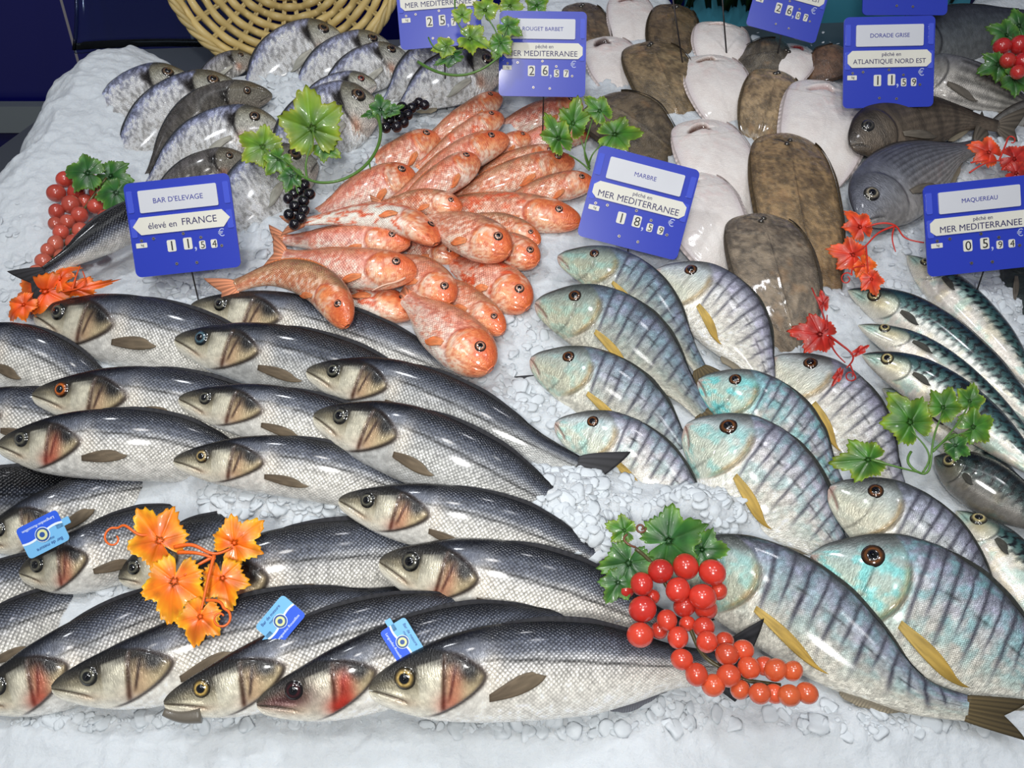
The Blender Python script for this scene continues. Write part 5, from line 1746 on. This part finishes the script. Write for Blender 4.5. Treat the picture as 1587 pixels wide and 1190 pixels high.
spray('green leaf spray above the ROUGET BARBET and hidden price cards', 'leaves', .17,
      [(716, 24, 20, 90, dict(pal='lime', z=.185)), (752, 16, 26, 80, dict(pal='lime', z=.18)), (786, 40, 24, 330, dict(z=.17)), (776, 66, 26, 250, dict(z=.16)), (728, 60, 30, 340, dict(pal='lime', z=.165, fold=.3)),
       (692, 72, 22, 190, dict(pal='lime', z=.155)), (702, 88, 28, 200, dict(pal='deep', z=.145, aspect=.6)), (790, 10, 24, 60, dict(pal='lime', z=.15)), (832, 8, 22, 90, dict(pal='green', z=.15))],
      [([(648, 96, .12), (680, 112, .125), (720, 116, .13), (752, 104, .14), (776, 86, .15)], .0026), ([(705, -4, .19), (706, 20, .185), (712, 40, .175), (735, 60, .165), (772, 84, .15)], .0014),
       ([(664, 58, .16), (672, 72, .155), (700, 80, .15), (740, 72, .155), (770, 80, .15)], .0013), ([(752, 24, .18), (766, 44, .17), (774, 70, .16)], .0012), ([(786, 42, .17), (778, 62, .16), (774, 84, .15)], .0013)], 'green')

# ---- berries
def berry_mat(name, rough, sss):
    m, nt, b = new_mat(name)
    oi = node(nt, 'ShaderNodeObjectInfo')
    tc = node(nt, 'ShaderNodeTexCoord')
    nz = node(nt, 'ShaderNodeTexNoise', i_Scale=1.4, i_Detail=2.0)
    nt.links.new(tc.outputs['Object'], nz.inputs['Vector'])
    mr = node(nt, 'ShaderNodeMapRange', i_3=.78, i_4=1.22)
    nt.links.new(nz.outputs['Fac'], mr.inputs[0])
    sc = node(nt, 'ShaderNodeVectorMath', operation='SCALE')
    nt.links.new(oi.outputs['Color'], sc.inputs[0])
    nt.links.new(mr.outputs[0], sc.inputs['Scale'])
    nt.links.new(sc.outputs[0], b.inputs['Base Color'])
    b.inputs['Roughness'].default_value = rough
    b.inputs['Coat Weight'].default_value = .5
    b.inputs['Coat Roughness'].default_value = .08
    b.inputs['Subsurface Weight'].default_value = sss
    b.inputs['Subsurface Radius'].default_value = (1.0, .35, .2)
    b.inputs['Subsurface Scale'].default_value = .003
    return m


MAT['grape'] = berry_mat('grape_skin', .22, .35)
MAT['currant'] = berry_mat('currant_skin', .12, .0)


def berry_mesh(mat):
    nq, nw = 17, 24
    q, w = np.meshgrid(np.linspace(.001, math.pi - .001, nq), np.linspace(0, 2 * math.pi, nw, endpoint=False), indexing='ij')
    V = np.stack([np.sin(q) * np.cos(w), np.sin(q) * np.sin(w), np.cos(q) * 1.04], -1).reshape(-1, 3)
    o = mesh_obj('grape', V, grid_faces(nq, nw, True), mat)
    me = o.data
    bpy.data.objects.remove(o)
    return me


GRAPE, CURRANT = berry_mesh(MAT['grape']), berry_mesh(MAT['currant'])


def berries(root, lst, me, name, zb, c0, c1, seed=0, key=None):
    """lst: x, y, radius px, layer (0 front, 1 behind)"""
    rng = random.Random(seed)
    base = np.array(root.location)
    ctr = []
    ks = [key(b) for b in lst] if key else [rng.random() for b in lst]
    lo, hi = min(ks), max(ks)
    for b, kk in zip(lst, ks):
        x, y, r = b[:3]
        lay = b[3] if len(b) > 3 else 0
        c = at(x, y, zb - .013 * lay)
        rad = r * depth_at(c) / F_PX
        o = bpy.data.objects.new(name, me)
        coll.objects.link(o)
        o.parent = root
        o.location = Vector(c - base)
        o.scale = (rad, rad, rad * (1 + .06 * rng.random()))
        o.rotation_euler = (rng.random() * 2, rng.random() * 2, rng.random() * 2)
        t = (kk - lo) / (hi - lo + 1e-9)
        t = min(1, max(0, t + rng.uniform(-.15, .15)))
        cc = lin(np.array(c0, float) * (1 - t) + np.array(c1, float) * t) * rng.uniform(.85, 1.12)
        o.color = (*[float(q) for q in cc], 1)
        ctr.append(c)
    return ctr


BUNCH = [(1023.5, 885, 19), (1062.6, 878, 20), (1104, 887, 20), (994.5, 905, 17.6), (1050.7, 914, 19), (1089, 925, 20), (1113, 916, 14, 1), (995.8, 944, 20.5), (992, 984, 19.5),
         (1033.6, 961, 15.8), (1061, 939, 17, 1), (1094, 943, 17, 1), (1022, 976.6, 13, 1), (1050.7, 988, 16.3), (1090.8, 972, 16, .6), (1095.8, 994.7, 16.6), (1065, 966.5, 12, 1.2), (1056.8, 1022, 16.5),
         (1123, 993, 14, .7), (1126.8, 1014, 17.5), (1152, 1006.8, 15.5), (1079.5, 1045.4, 17.5), (1129, 1047, 17.8), (1160.9, 1034.6, 17), (1184.8, 1032, 15, .6), (1202, 1038, 17.5), (1229, 1039.6, 15),
         (1105.4, 1062, 17.5, .5), (1147, 1068.6, 15, .8), (1177.7, 1074.8, 16.5), (1200, 1075, 15, .8), (1223.8, 1077.8, 17), (1250.8, 1074, 16.5), (970, 914, 13, 1.2), (1010, 925, 12, 1.2)]
r_ = thing('grape_bunch', at(1090, 970, .09), 'large bunch of orange-red grapes with green leaves in front, on the sea bass tail', 'grapes')
berries(r_, BUNCH, GRAPE, 'grape', .105, (196, 46, 40), (212, 100, 56), 3, key=lambda b: b[0] * .6 + b[1])
for i, l in enumerate([(1035, 838, 52, 20, dict(pal='deep', curl=.4, z=.11)), (975, 872, 44, 250, dict(pal='deep', z=.11, curl=.35)), (968, 822, 24, 160, dict(pal='green', z=.105)), (1088, 852, 34, 0, dict(pal='deep', z=.10)), (958, 902, 28, 240, dict(pal='deep', z=.10))]):
    o = dict(l[4])
    c = at(l[0], l[1], o.pop('z'))
    leaf(r_, c, 1.32 * l[2] * depth_at(c) / F_PX, l[3], o.pop('pal'), seed=300 + i, **o)
stem(r_, [(985, 850, .115), (1000, 862, .11), (1040, 920, .09), (1070, 975, .088), (1095, 1020, .088), (1120, 1036, .088), (1150, 1052, .09), (1180, 1058, .09), (1210, 1062, .09)], .0022, (74, 70, 40), n=50)
stem(r_, curl_pts(993, 818, 8, 1.2, 0, .115), .0012, (110, 70, 50), 'tendril')
stem(r_, [(985, 848, .115), (972, 842, .118), (967, 834, .118), (972, 828, .118)], .0012, (110, 70, 50), 'tendril')

BUNCH = [(100.8, 278, 13), (87, 299.4, 14), (118, 298, 13, .5), (110, 317, 14.6), (87.5, 328, 12), (148.7, 319.6, 12), (151, 298, 12, .4), (123.5, 333.4, 13), (104.6, 343.5, 11.5), (85.7, 347, 11), (165, 337, 12.5),
         (148.7, 349.8, 12), (125.5, 358, 13), (94.5, 360, 12), (143.7, 367.4, 11.5), (114.7, 375.8, 13), (86, 377.5, 12.3), (74.4, 387.6, 11), (95.8, 397.7, 11.5, .3), (67.5, 405, 12.6), (56, 421, 10.8), (127, 376, 11, 1), (132, 313, 12, 1), (176, 280, 12, .5), (140, 280, 12, .8), (160, 312, 11, 1)]
r_ = thing('grape_bunch', at(110, 340, .04), 'bunch of rosy grapes at the left, beside the ice mound', 'grapes')
berries(r_, BUNCH, GRAPE, 'grape', .048, (186, 66, 54), (196, 108, 86), 5, key=lambda b: b[1])
for i, l in enumerate([(136, 268, 32, 170, dict(pal='deep', z=.075, curl=.4)), (180, 298, 32, 250, dict(pal='deep', z=.07, curl=.4)), (170, 272, 30, 340, dict(pal='deep', z=.062))]):
    o = dict(l[4])
    c = at(l[0], l[1], o.pop('z'))
    leaf(r_, c, 1.32 * l[2] * depth_at(c) / F_PX, l[3], o.pop('pal'), seed=320 + i, **o)
stem(r_, [(165, 275, .06), (140, 310, .045), (118, 345, .04), (95, 385, .04), (62, 415, .04)], .0018, (90, 84, 44), n=30)

r_ = thing('grape_bunch', at(1565, 85, .05), 'red grapes with dark leaves in the top right corner', 'grapes')
berries(r_, [(1553, 72, 13), (1579, 70, 14), (1562, 94, 12), (1586, 96, 14), (1577, 112, 11), (1600, 80, 14), (1606, 104, 13)], GRAPE, 'grape', .07, (186, 36, 40), (200, 60, 48), 7)
for i, l in enumerate([(1548, 100, 26, 200, dict(pal='deep', z=.062)), (1562, 54, 26, 150, dict(pal='deep', z=.07)), (1572, 122, 26, 330, dict(pal='deep', z=.055)), (1580, 40, 28, 40, dict(pal='deep', z=.07))]):
    o = dict(l[4])
    c = at(l[0], l[1], o.pop('z'))
    leaf(r_, c, 1.32 * l[2] * depth_at(c) / F_PX, l[3], o.pop('pal'), seed=340 + i, **o)
stem(r_, [(1570, 50, .07), (1572, 80, .06), (1580, 110, .05)], .0016, (70, 80, 40), n=12)

r_ = spray('looping vine with green leaves and two black currant clusters, between giltheads and red mullets', 'leaves', .09,
           [(408, 228, 42, 150, dict(pal='lime', curl=.4)), (484, 200, 62, 100, dict(pal='lime', curl=.35, z=.11, lean=45)), (452, 272, 24, 250, dict(pal='deep', z=.075)), (432, 246, 28, 230, dict(pal='green', z=.085)),
            (502, 228, 26, 330, dict(pal='green', z=.085)), (590, 170, 26, 100, dict(pal='deep', z=.075, aspect=.8)), (607, 172, 20, 30, dict(pal='deep', z=.075, aspect=.6)), (578, 176, 18, 190, dict(pal='deep', z=.072, aspect=.5))],
           [([(585, 178, .075), (590, 205, .085), (582, 235, .09), (560, 262, .09), (525, 280, .088), (490, 282, .085), (462, 268, .085), (440, 244, .085)], .0028),
            ([(476, 276, .085), (474, 255, .09), (482, 225, .105)], .0018), ([(470, 274, .085), (450, 255, .088), (420, 238, .09)], .0015), ([(572, 250, .09), (574, 262, .088)], .0016), ([(462, 266, .08), (458, 280, .07), (462, 300, .06)], .0014)], 'green', name='currant_vine')
CUR = [(472, 286.5, 9), (480, 300.7, 9), (446.8, 308, 8.5), (456.6, 319.6, 8.5), (470.7, 311.7, 8.5), (471.4, 325.9, 8.5), (447.7, 332.8, 8.5), (456.2, 348, 8.5), (466.6, 337.9, 9), (455.6, 300.7, 8.5, .5), (463.5, 296, 8.5, .4), (458, 332, 8, .8)]
berries(r_, CUR, CURRANT, 'currant', .062, (12, 12, 18), (24, 18, 26), 11)
CUR = [(622.6, 166.8, 9), (649.4, 159, 8), (657.9, 162.7, 8), (638, 167.7, 8.5), (619.4, 181, 8.5), (632, 177.8, 8.5), (602, 187, 9), (614.7, 196.7, 8.5), (597.4, 198, 8.5), (607, 178, 8.5, .5), (644.6, 163.6, 8, .4), (626, 190, 8, .5)]
berries(r_, CUR, CURRANT, 'currant', .055, (12, 12, 18), (24, 18, 26), 12)

# dark broad-bladed plant behind the ice, top right
MAT['blade'] = plain('plant_blade', (16, 40, 18), .4, 0, .2, noise_amt=.5, bscale=8)
for (lab, px, n, zz) in (('dark green strappy plant behind the soles at the top', 1120, 12, 0), ('dark green strappy plant at the top right behind the slate grey fish', 1500, 14, 0)):
    c = at(px, 2, -.03)
    r_ = thing('potted_plant', c, lab, 'plant')
    rg = np.random.RandomState(px)
    for k in range(n):
        b0 = c + np.array([(rg.rand() - .5) * .16, .03 + .06 * rg.rand(), -.04])
        tip = b0 + np.array([(rg.rand() - .5) * .20, .02 + .10 * rg.rand(), .22 + .12 * rg.rand()])
        mid = (b0 + tip) / 2 + np.array([(rg.rand() - .5) * .05, -.02, .03])
        t = np.linspace(0, 1, 12)
        Q = cubic([0, .5, 1], [b0, mid, tip], t)
        wd = .011 * np.sin(np.clip(t * .9 + .1, 0, 1) * math.pi) ** .6
        ax = nrm(np.array([1.0, rg.randn() * .5, 0]))
        rows = np.stack([Q - ax * wd[:, None], Q + np.array([0, .004, 0]), Q + ax * wd[:, None]], 1)
        Vv, Ff = sheet(rows, .0008, np.broadcast_to(np.array([0, -1.0, .3]) / 1.044, rows.shape))
        mesh_obj('blade', Vv, Ff, MAT['blade'], r_)
